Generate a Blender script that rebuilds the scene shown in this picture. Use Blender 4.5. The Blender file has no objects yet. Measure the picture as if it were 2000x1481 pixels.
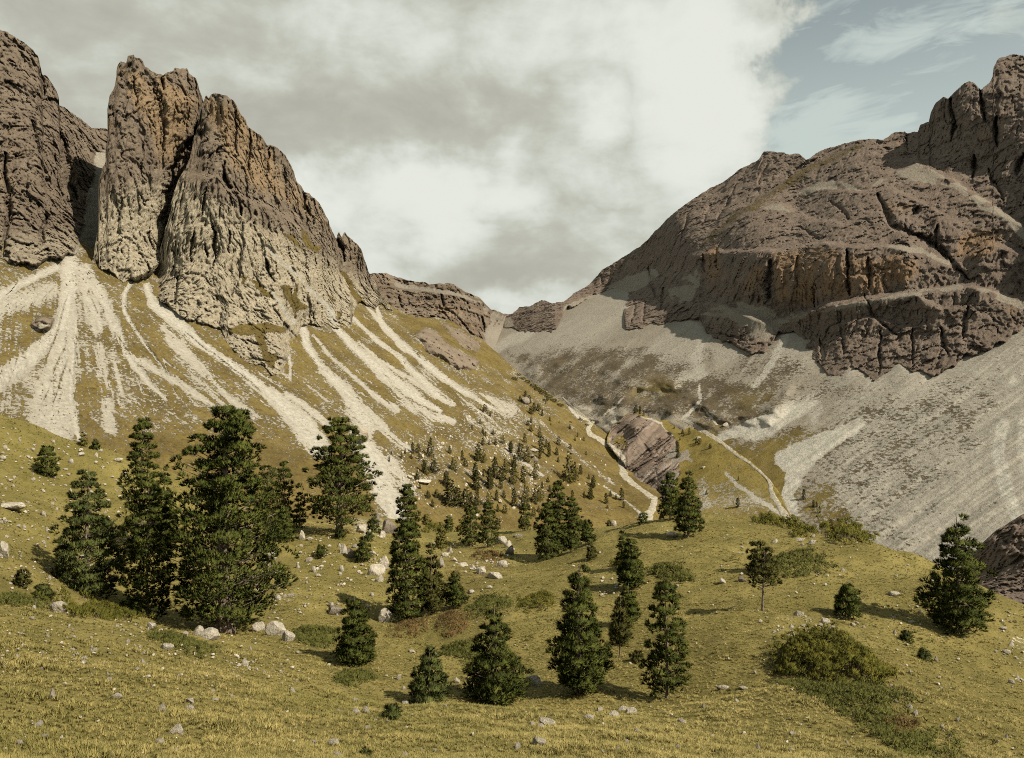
import bpy, math, random
import numpy as np

# ------------------------------------------------------------------ camera, sky, sun, exposure
SC = bpy.context.scene
COL = SC.collection
F = 1500.0            # focal length in pixels of a 2000 px wide picture
CX, HY = 1000.0, 780.0
cam = bpy.data.cameras.new("camera")
cam.sensor_width = 36.0
cam.lens = 36.0 * F / 2000.0
cam.shift_y = (HY - 740.5) / 2000.0
cam.clip_start = 0.1
cam.clip_end = 20000.0
cam_o = bpy.data.objects.new("camera", cam)
cam_o.rotation_euler = (math.radians(90), 0, 0)
COL.objects.link(cam_o)
SC.camera = cam_o

SUN_EL, SUN_AZ = math.radians(43), math.radians(123)     # azimuth clockwise from the view direction (+y)
sd = (math.sin(SUN_AZ) * math.cos(SUN_EL), math.cos(SUN_AZ) * math.cos(SUN_EL), math.sin(SUN_EL))
sun = bpy.data.lights.new("sun", 'SUN')
sun.energy = 5.0
sun.angle = math.radians(0.55)
sun.color = (1.0, 0.905, 0.75)
sun_o = bpy.data.objects.new("sun", sun)
from mathutils import Vector, Matrix
sun_o.rotation_euler = Vector(sd).to_track_quat('Z', 'Y').to_euler()
COL.objects.link(sun_o)

SC.view_settings.view_transform = 'Standard'
SC.view_settings.look = 'None'
SC.view_settings.gamma = 1.0
SC.view_settings.use_curve_mapping = False
SC.view_settings.exposure = 0.65
SC.render.engine = 'CYCLES'
SC.cycles.use_denoising = False
SC.cycles.filter_width = 1.0
SC.cycles.max_bounces = 4
SC.cycles.diffuse_bounces = 2
SC.cycles.transparent_max_bounces = 4


class NT:
    """small helper for building node trees"""
    def __init__(s, tree):
        s.t = tree
        s.n = tree.nodes
        s.n.clear()

    def node(s, kind, **kw):
        nd = s.n.new(kind)
        for k, v in kw.items():
            setattr(nd, k, v)
        return nd

    def put(s, sock, v):
        if hasattr(v, 'node') or isinstance(v, bpy.types.NodeSocket):
            s.t.links.new(v, sock)
        elif isinstance(v, (tuple, list)) and len(v) == 3 and sock.type == 'RGBA':
            sock.default_value = (*v, 1)
        else:
            sock.default_value = v

    def math(s, op, a, b=None, c=None, clamp=False):
        nd = s.node('ShaderNodeMath', operation=op, use_clamp=clamp)
        s.put(nd.inputs[0], a)
        if b is not None: s.put(nd.inputs[1], b)
        if c is not None: s.put(nd.inputs[2], c)
        return nd.outputs[0]

    def vmath(s, op, a, b=None):
        nd = s.node('ShaderNodeVectorMath', operation=op)
        s.put(nd.inputs[0], a)
        if b is not None: s.put(nd.inputs[1], b)
        return nd.outputs['Value'] if op in ('LENGTH', 'DOT_PRODUCT') else nd.outputs[0]

    def noise(s, vec, scale, detail=3, rough=0.55, dist=0.0, color=False):
        nd = s.node('ShaderNodeTexNoise')
        s.put(nd.inputs['Vector'], vec)
        nd.inputs['Scale'].default_value = scale
        nd.inputs['Detail'].default_value = detail
        nd.inputs['Roughness'].default_value = rough
        nd.inputs['Distortion'].default_value = dist
        return nd.outputs['Color' if color else 'Fac']

    def mix(s, f, a, b, mode='MIX'):
        nd = s.node('ShaderNodeMix', data_type='RGBA', blend_type=mode)
        s.put(nd.inputs[0], f)
        s.put(nd.inputs[6], a)
        s.put(nd.inputs[7], b)
        return nd.outputs[2]

    def ss(s, x, lo, hi, a=0.0, b=1.0):
        nd = s.node('ShaderNodeMapRange', interpolation_type='SMOOTHSTEP')
        s.put(nd.inputs[0], x)
        nd.inputs[1].default_value = lo
        nd.inputs[2].default_value = hi
        nd.inputs[3].default_value = a
        nd.inputs[4].default_value = b
        return nd.outputs[0]

    def scale(s, vec, xyz):
        return s.vmath('MULTIPLY', vec, xyz)


def world():
    w = bpy.data.worlds.new("World")
    SC.world = w
    w.use_nodes = True
    N = NT(w.node_tree)
    d = N.node('ShaderNodeTexCoord').outputs['Generated']
    sky = N.node('ShaderNodeTexSky', sky_type='NISHITA', sun_disc=False)
    sky.sun_elevation = SUN_EL
    sky.sun_rotation = SUN_AZ
    sky.altitude = 2100
    sky.air_density, sky.dust_density, sky.ozone_density = 1.0, 2.0, 1.0
    sep = N.node('ShaderNodeSeparateXYZ')
    N.put(sep.inputs[0], d)
    # warp the direction a little so that the cloud masses get billowing outlines
    wv = N.noise(d, 2.6, 7, 0.62, 0.25, True)
    wv = N.vmath('SUBTRACT', wv, (0.5, 0.5, 0.5))
    wd = N.vmath('ADD', d, N.scale(wv, (0.34, 0.2, 0.26)))
    f1 = N.noise(N.scale(d, (1.0, 1.0, 1.9)), 3.1, 8, 0.6, 0.3)
    f2 = N.noise(N.vmath('ADD', N.scale(d, (1.0, 1.0, 2.2)), (3.1, 1.7, 0.4)), 7.5, 7, 0.62, 0.2)
    f3 = N.noise(N.vmath('ADD', N.scale(d, (1.0, 1.0, 3.6)), (9.1, 4.7, 2.4)), 3.4, 5, 0.55, 0.6)

    def blob(px, py, rx, ry, amt, soft=0.0, src=wd):
        x, z = (px - CX) / F, (HY - py) / F
        l = math.sqrt(x * x + 1 + z * z)
        q = N.scale(N.vmath('SUBTRACT', src, (x / l, 1 / l, z / l)), (F / rx, 1.6, F / ry))
        g = N.ss(N.vmath('LENGTH', q), soft, 1.0, amt, 0.0)
        return g

    def total(lst):
        acc = lst[0]
        for g in lst[1:]:
            acc = N.math('ADD', acc, g)
        return acc
    # cover: where cloud hides the clear sky
    cover = total([blob(250, 120, 1100, 420, 1.0, 0.3), blob(900, 180, 620, 420, 1.0, 0.55), blob(1230, 200, 330, 360, 1.1, 0.35),
                   blob(1330, 60, 200, 200, .8, 0.2), blob(800, 480, 700, 230, .8, 0.2), blob(1930, 40, 150, 70, .35, 0.0), blob(1520, 25, 90, 60, .22, 0.0),
                   blob(1560, 150, 60, 40, .25, 0.0), blob(1100, 470, 420, 200, .45, 0.0)])
    cover = N.math('ADD', cover, N.math('MULTIPLY', N.math('SUBTRACT', f1, 0.5), 0.7))
    cover = N.math('ADD', cover, N.math('MULTIPLY', N.math('SUBTRACT', f2, 0.5), 0.95))
    # away from the view the broken cloud goes on at about the same cover
    away = N.ss(sep.outputs[1], 0.75, 0.35, 0.0, 1.0)
    cover = N.math('ADD', cover, N.math('MULTIPLY', away, 0.45))
    # brightness of the cloud: sunlit flanks against grey bases
    br = total([blob(1330, 200, 240, 300, .62, 0.0), blob(1250, 330, 260, 150, .25, 0.0), blob(1430, 110, 120, 130, .35, 0.0), blob(850, 345, 190, 100, .7, 0.0),
                blob(660, 330, 130, 110, .5, 0.0), blob(760, 430, 200, 90, .42, 0.0), blob(1010, 570, 220, 60, .6, 0.0), blob(1050, 80, 300, 220, .5, 0.0), blob(740, 80, 180, 130, .28, 0.0),
                blob(760, 490, 120, 50, .35, 0.0),
                blob(560, 160, 360, 130, -.14, 0.0), blob(780, 240, 260, 110, -.12, 0.0), blob(640, 260, 150, 60, -.12, 0.0), blob(1060, 270, 170, 120, -.06, 0.0), blob(930, 510, 240, 70, -.2, 0.0),
                blob(300, 40, 400, 120, -.02, 0.0), blob(1160, 420, 200, 120, -.05, 0.0)])
    f4 = N.noise(N.vmath('ADD', N.scale(d, (1.0, 1.0, 1.5)), (1.1, 7.7, 3.4)), 15.0, 6, 0.6, 0.5)
    br = N.math('ADD', br, N.math('MULTIPLY', N.math('SUBTRACT', f2, 0.47), 1.15))
    # heaped cumulus heads: rounded lumps parted by creases
    f5 = N.noise(N.vmath('ADD', N.scale(d, (1.0, 1.0, 1.3)), (5.3, 2.2, 8.1)), 6.0, 5, 0.5, 0.35)
    bl = N.math('SUBTRACT', N.math('MULTIPLY', N.math('ABSOLUTE', N.math('SUBTRACT', f5, 0.5)), 3.2), 0.26)
    cover = N.math('ADD', cover, N.math('MULTIPLY', bl, 0.55))
    br = N.math('ADD', br, N.math('MULTIPLY', bl, 0.7))
    br = N.math('ADD', br, N.math('MULTIPLY', N.math('SUBTRACT', f4, 0.5), 0.35))
    br = N.math('ADD', br, N.math('MULTIPLY', N.math('SUBTRACT', f1, 0.5), 0.55))
    br = N.math('ADD', br, N.math('MULTIPLY', away, 0.05))
    cov = N.ss(cover, 0.24, 0.70)
    brn = N.ss(br, -0.45, 0.75)
    cr = N.node('ShaderNodeValToRGB')
    N.put(cr.inputs[0], brn)
    e = cr.color_ramp.elements
    e[0].position, e[0].color = 0.0, (0.425, 0.42, 0.36, 1)
    e[1].position, e[1].color = 1.0, (0.765, 0.785, 0.72, 1)
    m1 = e.new(0.3); m1.color = (0.50, 0.51, 0.435, 1)
    m2 = e.new(0.58); m2.color = (0.60, 0.625, 0.555, 1)
    # clear sky: the sky texture, dulled by thin high cloud streaks
    nis = N.mix(1.0, sky.outputs[0], (0.132, 0.108, 0.071), 'MULTIPLY')
    f6 = N.noise(N.vmath('ADD', N.scale(d, (1.0, 1.0, 4.5)), (2.2, 8.4, 5.1)), 9.0, 6, 0.62, 0.8)
    thin = N.ss(N.math('ADD', N.math('ADD', f3, N.math('MULTIPLY', N.math('SUBTRACT', f6, 0.5), 0.8)), blob(1560, 420, 420, 260, .36, 0.0, d)), 0.34, 0.80)
    thin2 = N.ss(sep.outputs[2], 0.56, 0.12, 0.15, 0.95)
    thin = N.math('MAXIMUM', N.math('MULTIPLY', thin, 0.85), thin2)
    clear = N.mix(thin, nis, (0.60, 0.675, 0.63))
    col = N.mix(cov, clear, cr.outputs[0])
    bg = N.node('ShaderNodeBackground')
    N.put(bg.inputs[0], col)
    bg.inputs[1].default_value = 0.66
    out = N.node('ShaderNodeOutputWorld')
    N.t.links.new(bg.outputs[0], out.inputs[0])


world()

# ------------------------------------------------------------------ numeric tools
_rs = np.random.RandomState(7)
_perm = np.concatenate([_rs.permutation(256)] * 3).astype(np.int32)
_g = _rs.normal(size=(256, 3)).astype(np.float32)
_g /= np.linalg.norm(_g, axis=1, keepdims=True)


def perlin(x, y, z):
    """gradient noise in about -1..1"""
    x = np.asarray(x, np.float32); y = np.asarray(y, np.float32); z = np.asarray(z, np.float32)
    xi, yi, zi = np.floor(x), np.floor(y), np.floor(z)
    xf, yf, zf = x - xi, y - yi, z - zi
    X, Y, Z = xi.astype(np.int32) & 255, yi.astype(np.int32) & 255, zi.astype(np.int32) & 255
    u = xf * xf * xf * (xf * (xf * 6 - 15) + 10)
    v = yf * yf * yf * (yf * (yf * 6 - 15) + 10)
    w = zf * zf * zf * (zf * (zf * 6 - 15) + 10)
    res = 0
    for i in (0, 1):
        a = _perm[X + i]
        wx = u if i else 1 - u
        for j in (0, 1):
            b = _perm[a + Y + j]
            wy = v if j else 1 - v
            for k in (0, 1):
                g = _g[_perm[b + Z + k]]
                wz = w if k else 1 - w
                res = res + wx * wy * wz * (g[:, 0] * (xf - i) + g[:, 1] * (yf - j) + g[:, 2] * (zf - k))
    return res * 1.55


def fbm(P, s, octv=4, seed=0.0, lac=2.03, gain=0.5, ridged=False):
    """P: (n,3); s: wavelength per axis"""
    x, y, z = P[:, 0] / s[0] + seed, P[:, 1] / s[1] + seed * 1.7, P[:, 2] / s[2] + seed * .6
    a, tot, acc = 1.0, 0.0, 0
    for o in range(octv):
        n = perlin(x, y, z)
        if ridged:
            n = 1 - 2.0 * np.abs(n)
        acc = acc + a * n
        tot += a
        a *= gain
        x, y, z = x * lac + 13.7, y * lac + 5.1, z * lac + 9.3
    return acc / tot


def blocks(P, s, seed):
    """broken rock: every point takes the offset and tilt of its nearest block centre"""
    Q = P / np.asarray(s, float) + seed * 3.17
    I = np.floor(Q).astype(np.int32)
    Fq = (Q - I).astype(np.float32)
    best = np.full(len(P), 9e9, np.float32)
    val = np.zeros(len(P), np.float32)
    for i in (-1, 0, 1):
        a = _perm[(I[:, 0] + i) & 255]
        for j in (-1, 0, 1):
            c = _perm[a + ((I[:, 1] + j) & 255)]
            for k in (-1, 0, 1):
                h = _perm[c + ((I[:, 2] + k) & 255)]
                g = _g[h]
                dx, dy, dz = Fq[:, 0] - (i + .5 + .42 * g[:, 0]), Fq[:, 1] - (j + .5 + .42 * g[:, 1]), Fq[:, 2] - (k + .5 + .42 * g[:, 2])
                d = dx * dx + dy * dy + dz * dz
                m = d < best
                best = np.where(m, d, best)
                t = _g[_perm[h + 17]]
                val = np.where(m, .55 * t[:, 1] + .9 * (dx * t[:, 0] + dz * t[:, 2]), val)
    return val


def sstep(x, a, b):
    t = np.clip((x - a) / (b - a), 0, 1)
    return t * t * (3 - 2 * t)


def tps_fit(p, v, smooth=0.0):
    p = np.asarray(p, float); n = len(p)
    d2 = ((p[:, None] - p[None]) ** 2).sum(-1)
    K = np.where(d2 > 0, d2 * np.log(d2 + 1e-20) * .5, 0) + np.eye(n) * smooth
    A = np.zeros((n + 3, n + 3))
    A[:n, :n] = K
    A[:n, n] = 1; A[:n, n + 1:] = p
    A[n, :n] = 1; A[n + 1:, :n] = p.T
    return p, np.linalg.solve(A, np.concatenate([np.asarray(v, float), [0, 0, 0]]))


def tps_eval(fit, q):
    p, c = fit
    n = len(p)
    out = np.empty(len(q))
    for s in range(0, len(q), 60000):
        qq = q[s:s + 60000]
        acc = c[n] + qq @ c[n + 1:]
        for i in range(n):
            d2 = (qq[:, 0] - p[i, 0]) ** 2 + (qq[:, 1] - p[i, 1]) ** 2
            acc = acc + c[i] * .5 * d2 * np.log(d2 + 1e-20)
        out[s:s + 60000] = acc
    return out


def polydist(px, py, pts):
    """distance to a polyline and its interpolated third value"""
    pts = np.asarray(pts, float)
    if pts.shape[1] == 2:
        pts = np.c_[pts, np.ones(len(pts))]
    best = np.full(len(px), 1e9); wv = np.ones(len(px))
    for (ax, ay, aw), (bx, by, bw) in zip(pts[:-1], pts[1:]):
        dx, dy = bx - ax, by - ay
        t = np.clip(((px - ax) * dx + (py - ay) * dy) / (dx * dx + dy * dy + 1e-9), 0, 1)
        d = np.hypot(px - ax - t * dx, py - ay - t * dy)
        m = d < best
        best[m] = d[m]
        wv[m] = (aw + t * (bw - aw))[m]
    return best, wv


def streak(px, py, pts, soft=0.5):
    """1 inside a tapering band (x, y, half width), falling to 0 outside"""
    a = np.asarray(pts, float)
    mw = a[:, 2].max() * 2 + 4
    out = np.zeros(len(px))
    m = (px > a[:, 0].min() - mw) & (px < a[:, 0].max() + mw) & (py > a[:, 1].min() - mw) & (py < a[:, 1].max() + mw)
    if m.any():
        d, w = polydist(px[m], py[m], pts)
        out[m] = 1 - sstep(d / w, 1 - soft, 1 + soft)
    return out


def inpoly(px, py, poly, soft=8.0):
    """1 inside the polygon with a soft rim"""
    a = np.asarray(poly, float)
    out = np.zeros(len(px))
    m = (px > a[:, 0].min() - soft) & (px < a[:, 0].max() + soft) & (py > a[:, 1].min() - soft) & (py < a[:, 1].max() + soft)
    if not m.any():
        return out
    x, y = px[m], py[m]
    ins = np.zeros(len(x), bool)
    n = len(a)
    for i in range(n):
        x0, y0 = a[i]; x1, y1 = a[(i + 1) % n]
        c = (y0 > y) != (y1 > y)
        ins ^= c & (x < (x1 - x0) * (y - y0) / (y1 - y0 + 1e-12) + x0)
    d, _ = polydist(x, y, np.r_[a, a[:1]])
    out[m] = sstep(np.where(ins, d, -d), -soft, soft)
    return out


def unproj(px, py, Y):
    return np.stack([(px - CX) / F * Y, Y, (HY - py) / F * Y], -1)


def mesh_grid(name, V, nr, nc, attrs, mat, smooth=True):
    """V: (nr*nc,3) row-major -> one mesh object"""
    me = bpy.data.meshes.new(name)
    i = np.arange(nr * nc).reshape(nr, nc)
    q = np.stack([i[:-1, :-1], i[:-1, 1:], i[1:, 1:], i[1:, :-1]], -1).reshape(-1, 4)
    me.vertices.add(len(V))
    me.vertices.foreach_set('co', V.astype(np.float32).ravel())
    me.loops.add(q.size)
    me.loops.foreach_set('vertex_index', q.astype(np.int32).ravel())
    me.polygons.add(len(q))
    me.polygons.foreach_set('loop_start', np.arange(0, q.size, 4, dtype=np.int32))
    me.polygons.foreach_set('use_smooth', np.full(len(q), smooth))
    me.update()
    for k, v in attrs.items():
        a = me.attributes.new(k, 'FLOAT', 'POINT')
        a.data.foreach_set('value', v.astype(np.float32).ravel())
    me.materials.append(mat)
    o = bpy.data.objects.new(name, me)
    COL.objects.link(o)
    return o


def structure(o, label=None):
    o['kind'] = 'structure'
    if label: o['label'] = label
    return o

# ------------------------------------------------------------------ materials of the ground
def new_mat(name):
    m = bpy.data.materials.new(name)
    m.use_nodes = True
    N = NT(m.node_tree)
    out = N.node('ShaderNodeOutputMaterial')
    b = N.node('ShaderNodeBsdfPrincipled')
    b.inputs['Roughness'].default_value = 0.95
    b.inputs['Specular IOR Level'].default_value = 0.12
    N.t.links.new(b.outputs[0], out.inputs[0])
    return m, N, b


def bump(N, b, h, strength, dist):
    nd = N.node('ShaderNodeBump')
    nd.inputs['Strength'].default_value = strength
    nd.inputs['Distance'].default_value = dist
    N.put(nd.inputs['Height'], h)
    N.t.links.new(nd.outputs[0], b.inputs['Normal'])


def attr(N, name):
    return N.node('ShaderNodeAttribute', attribute_name=name).outputs['Fac']


def mountain_mat(name, s=1.0, rock=((0.118, 0.091, 0.067), (0.215, 0.174, 0.128)), ochre=(0.25, 0.178, 0.105),
                 scree=((0.205, 0.186, 0.145), (0.315, 0.29, 0.232)), grass=((0.086, 0.063, 0.020), (0.155, 0.117, 0.038)),
                 tilt=(1, 1, 1), tuft=1.0, tuftk=0.06, bumpd=2.2, strat=0.0, lush=None):
    m, N, b = new_mat(name)
    p = N.node('ShaderNodeTexCoord').outputs['Object']
    n_big = N.noise(p, 0.016 * s, 4, 0.6)
    n_mid = N.noise(N.scale(p, (1, 1, .45)), 0.09 * s, 6, 0.7)
    n_fin = N.noise(p, 0.55 * s, 6, 0.75)
    n_str = N.noise(N.scale(p, (1, 1, .12)), 0.12 * s, 5, 0.65)
    rk = N.mix(N.ss(N.math('ADD', N.math('MULTIPLY', n_mid, .6), N.math('MULTIPLY', n_fin, .5)), .36, .76), rock[0], rock[1])
    if strat:
        zs = N.noise(N.scale(p, (.05, .05, 1.0)), 0.22 * s, 4, 0.7)
        rk = N.mix(N.ss(zs, .42, .62, 0, strat), rk, (rock[0][0] * .8, rock[0][1] * .76, rock[0][2] * .7))
    oc = N.math('ADD', attr(N, 'ochre'), N.math('MULTIPLY', N.math('SUBTRACT', n_str, .5), 1.5))
    oc = N.math('ADD', oc, N.math('MULTIPLY', N.math('SUBTRACT', n_big, .5), .9))
    oc = N.math('MULTIPLY', N.ss(oc, .34, .78), N.ss(n_fin, .2, .6, .65, 1.0))
    rk = N.mix(oc, rk, ochre)
    dk = N.math('MULTIPLY', N.ss(n_str, .58, .72), N.ss(n_big, .4, .6, 0, .5))
    rk = N.mix(dk, rk, (rock[0][0] * .55, rock[0][1] * .52, rock[0][2] * .5))
    wr = N.math('ADD', attr(N, 'white'), N.math('MULTIPLY', N.math('SUBTRACT', n_mid, .5), .5))
    rk = N.mix(N.ss(wr, .2, .8), rk, N.mix(N.ss(n_fin, .35, .7), (0.25, 0.215, 0.152), (0.45, 0.395, 0.29)))
    # scree and gravel
    sc = N.mix(N.ss(N.math('ADD', N.math('MULTIPLY', n_fin, .7), N.math('MULTIPLY', n_big, .4)), .38, .72), scree[0], scree[1])
    q = N.scale(p, tilt)
    t_f = N.noise(q, 0.62 * s * tuft, 5, 0.75)
    t_m = N.noise(q, 0.07 * s * tuft, 3, 0.6)
    tn = N.math('ADD', N.math('MULTIPLY', t_f, .72), N.math('MULTIPLY', t_m, .28))
    wht = N.math('MULTIPLY', attr(N, 'white'), N.ss(N.math('ADD', N.math('MULTIPLY', t_f, .6), N.math('MULTIPLY', n_mid, .4)), .34, .54, .25, 1.0))
    sc = N.mix(wht, sc, N.mix(N.ss(n_fin, .3, .7), (0.272, 0.257, 0.214), (0.41, 0.39, 0.332)))
    sf = N.math('ADD', attr(N, 'scree'), N.math('MULTIPLY', N.math('SUBTRACT', n_mid, .5), 1.1))
    col = N.mix(N.ss(sf, .40, .60), rk, sc)
    # grass: cover compared with noise, so that thin cover breaks up into tussocks
    g = attr(N, 'grass')
    thr = N.math('SUBTRACT', N.math('MULTIPLY_ADD', g, 0.27, 0.365), tn)
    gf = N.math('MULTIPLY', N.ss(thr, -tuftk * .5, tuftk * .5), N.ss(g, .005, .04))
    n_c = N.noise(p, 0.05 * s, 5, 0.7)
    gc = N.mix(N.ss(n_c, .3, .7), grass[0], grass[1])
    gc = N.mix(N.ss(n_fin, .50, .68, 0, .8), gc, (grass[0][0] * .45, grass[0][1] * .42, grass[0][2] * .42))
    gc = N.mix(N.ss(n_fin, .45, .30, 0, .7), gc, (grass[1][0] * 1.35, grass[1][1] * 1.32, grass[1][2] * 1.5))
    if lush:
        gc = N.mix(attr(N, 'lush'), gc, N.mix(N.ss(n_c, .3, .7), lush[0], lush[1]))
    col = N.mix(gf, col, gc)
    N.put(b.inputs['Base Color'], col)
    h = N.math('ADD', N.math('MULTIPLY', n_fin, .7), N.math('MULTIPLY', N.noise(p, 1.7 * s, 5, 0.75), .4))
    h = N.math('ADD', h, N.math('MULTIPLY', gf, .25))
    bump(N, b, h, 1.0, bumpd / s)
    return m


def meadow_mat():
    m, N, b = new_mat("meadow_turf")
    p = N.node('ShaderNodeTexCoord').outputs['Object']
    n1 = N.noise(p, 0.12, 4, 0.6)
    n2 = N.noise(p, 0.7, 5, 0.65)
    n3 = N.noise(p, 5.0, 5, 0.75)
    n4 = N.noise(p, 24.0, 3, 0.7)
    c = N.mix(N.ss(n1, .32, .68), (0.125, 0.105, 0.030), (0.215, 0.178, 0.058))
    c = N.mix(N.ss(n2, .45, .72, 0, .75), c, (0.085, 0.078, 0.017))
    c = N.mix(N.ss(n3, .5, .75, 0, .6), c, (0.275, 0.22, 0.08))
    c = N.mix(N.ss(n3, .5, .25, 0, .6), c, (0.052, 0.042, 0.012))
    c = N.mix(N.ss(n4, .52, .8, 0, .45), c, (0.30, 0.24, 0.085))
    br = N.math('ADD', attr(N, 'brown'), N.math('MULTIPLY', N.math('SUBTRACT', n2, .5), 1.2))
    c = N.mix(N.ss(br, .4, .8, 0, .85), c, N.mix(n3, (0.07, 0.048, 0.018), (0.14, 0.088, 0.03)))
    pale = attr(N, 'pale')
    st = N.math('ADD', N.math('MULTIPLY', n3, .55), N.math('MULTIPLY', N.noise(N.scale(p, (1, .7, 1)), 1.4, 4, .7), .45))
    pf = N.ss(N.math('SUBTRACT', N.math('MULTIPLY_ADD', pale, .5, .22), st), -.03, .03)
    c = N.mix(pf, c, N.mix(n4, (0.36, 0.32, 0.25), (0.56, 0.52, 0.43)))
    N.put(b.inputs['Base Color'], c)
    h = N.math('ADD', n3, N.math('MULTIPLY', n4, .35))
    bump(N, b, h, .9, .16)
    return m

# ------------------------------------------------------------------ terrain
# Distances (m, along the view axis) are given at landmarks; between them the ground is a smooth surface, roughened
# by fractal relief.  Slopes are planes z = c -/+ a*x + b*y, as a valley's two flanks are.
LAYERS = {}


def y_left(px, py):      # left flank of the valley
    return -180.0 / ((HY - py) / F + .5 * (px - CX) / F - .35)


def y_right(px, py):     # right flank of the valley
    return -220.0 / ((HY - py) / F - .4 * (px - CX) / F - .30)


def relief(key, name, sky, base, ctrl, step, mat, attrs, feat=None, disp=None, jag=(3, 40), below=22, x=None, cap=True, smooth=True, seed=0.0, w_fn=None, wob=0.0, dive=0.0):
    sky = np.asarray(sky, float); base = np.asarray(base, float)
    x0, x1 = x or (sky[0, 0], sky[-1, 0])
    xs = np.arange(x0, x1 + step, step)
    # jagged skyline: three octaves of notches
    z0 = np.zeros(len(xs))
    jn = perlin(xs / jag[1], z0 + seed, z0 + 3.3) + .6 * perlin(xs / jag[1] * 2.7, z0 + seed, z0 + 8.1) + .5 * np.abs(perlin(xs / jag[1] * 6.1, z0 + seed, z0 + 1.1)) + .3 * perlin(xs / jag[1] * 14, z0 + seed, z0 + 4.1)
    top = np.interp(xs, sky[:, 0], sky[:, 1]) + jn * jag[0]
    bot = np.interp(xs, base[:, 0], base[:, 1]) + below
    bot = np.maximum(bot, top + 6)
    nr = int(np.max(bot - top) / step) + 2
    t = np.linspace(0, 1, nr)[:, None]
    py = (bot + (top - bot) * t).ravel()
    px = np.broadcast_to(xs, (nr, len(xs))).ravel().copy()
    if w_fn is None:
        c = np.asarray(ctrl, float)
        fit = tps_fit(c[:, :2] / 100., 1000. / c[:, 2], 1e-4)
        Y = 1000. / np.maximum(tps_eval(fit, np.c_[px, py] / 100.), .35)
    else:
        Y = w_fn(px, py)
    if dive:                                  # the foot of a wall runs on below the scree
        Y = Y * (1 + dive * np.maximum(py - np.interp(px, base[:, 0], base[:, 1]) - 3 - 20 * fbm(np.c_[px, np.zeros((len(px), 2))], (26, 9, 9), 3, seed + 71), 0))
    if feat is not None:
        Y = Y + feat(px, py, Y)
    at = attrs(px, py)
    if wob:                                   # crooked edges instead of ruled ones
        px = px + wob * fbm(np.c_[px * .35, py, np.zeros(len(px))], (38, 30, 10), 4, seed + 80)
    P = unproj(px, py, Y)
    if disp is not None:
        d = disp(P, px, py, at)
        P = P * ((Y + d) / Y)[:, None]
    G = P.reshape(nr, len(xs), 3)
    LAYERS[key] = (xs, bot, top, G[:, :, 1].copy())
    if cap:                                   # the far side: the crest has thickness and drops away behind
        last = G[-1]
        rows = [G]
        for dy, dz in ((.012, .0), (.05, -.02), (.16, -.10), (.3, -.26)):
            r = last.copy()
            r[:, :2] *= 1 + dy
            r[:, 2] += dz * last[:, 1]
            rows.append(r[None])
        G = np.concatenate(rows)
        at = {k: np.concatenate([v.reshape(nr, -1), np.repeat(v.reshape(nr, -1)[-1:], 4, 0)]).ravel() for k, v in at.items()}
        nr += 4
    return structure(mesh_grid(name, G.reshape(-1, 3), nr, len(xs), at, mat, smooth))


def layer_y(key, px, py, strict=False):
    xs, bot, top, Y = LAYERS[key]
    if strict and (px < xs[0] or px > xs[-1]):
        return 1e9
    c = np.clip((px - xs[0]) / (xs[1] - xs[0]), 0, len(xs) - 1.001)
    i = int(c); f = c - i
    b = bot[i] * (1 - f) + bot[i + 1] * f
    tp = top[i] * (1 - f) + top[i + 1] * f
    if strict and not (tp - .5 <= py <= b):
        return 1e9
    r = np.clip((py - b) / (tp - b), 0, 1) * (Y.shape[0] - 1.001)
    j = int(r); g = r - j
    return float((Y[j, i] * (1 - f) + Y[j, i + 1] * f) * (1 - g) + (Y[j + 1, i] * (1 - f) + Y[j + 1, i + 1] * f) * g)


def clefts(px, py, lst):
    """dark joints in the rock: polylines of (x, y, half width), depth"""
    out = np.zeros(len(px))
    qx, qy = wobble(px, py, 6, 30, 51.0)
    qx, qy = wobble(qx, qy, 3.5, 9, 52.0)
    wn = .42 + .75 * np.clip(.5 + fbm(np.c_[px, py * .6, np.zeros(len(px))], (13, 13, 10), 3, 53.0), 0, 1)
    for pts, dep in lst:
        a = np.asarray(pts, float)
        mw = a[:, 2].max() * 3 + 9
        m = (px > a[:, 0].min() - mw) & (px < a[:, 0].max() + mw) & (py > a[:, 1].min() - mw) & (py < a[:, 1].max() + mw)
        if m.any():
            d, w = polydist(qx[m], qy[m], pts)
            e = np.minimum(qy[m] - a[:, 1].min(), a[:, 1].max() - qy[m]) / max(8, .35 * np.ptp(a[:, 1]))
            e = np.where(np.ptp(a[:, 1]) < 15, .8, .35 + .65 * np.clip(e, 0, 1))
            out[m] += dep * .8 * np.exp(-(d / (w * wn[m] * e)) ** 2)
    return out


def ledges(px, py, lst):
    """steps in a wall: the rock above the line stands back by some metres"""
    out = np.zeros(len(px))
    for pts, dep, h, hi in lst:
        a = np.asarray(pts, float)
        s = np.interp(px, a[:, 0], a[:, 1]) - py
        L = min(50, (a[-1, 0] - a[0, 0]) * .2)
        e = sstep(px, a[0, 0] - L, a[0, 0] + L) * (1 - sstep(px, a[-1, 0] - L, a[-1, 0] + L))
        out += dep * e * sstep(s, 0, h) * (1 - sstep(s, hi * .4, hi))
    return out


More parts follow.
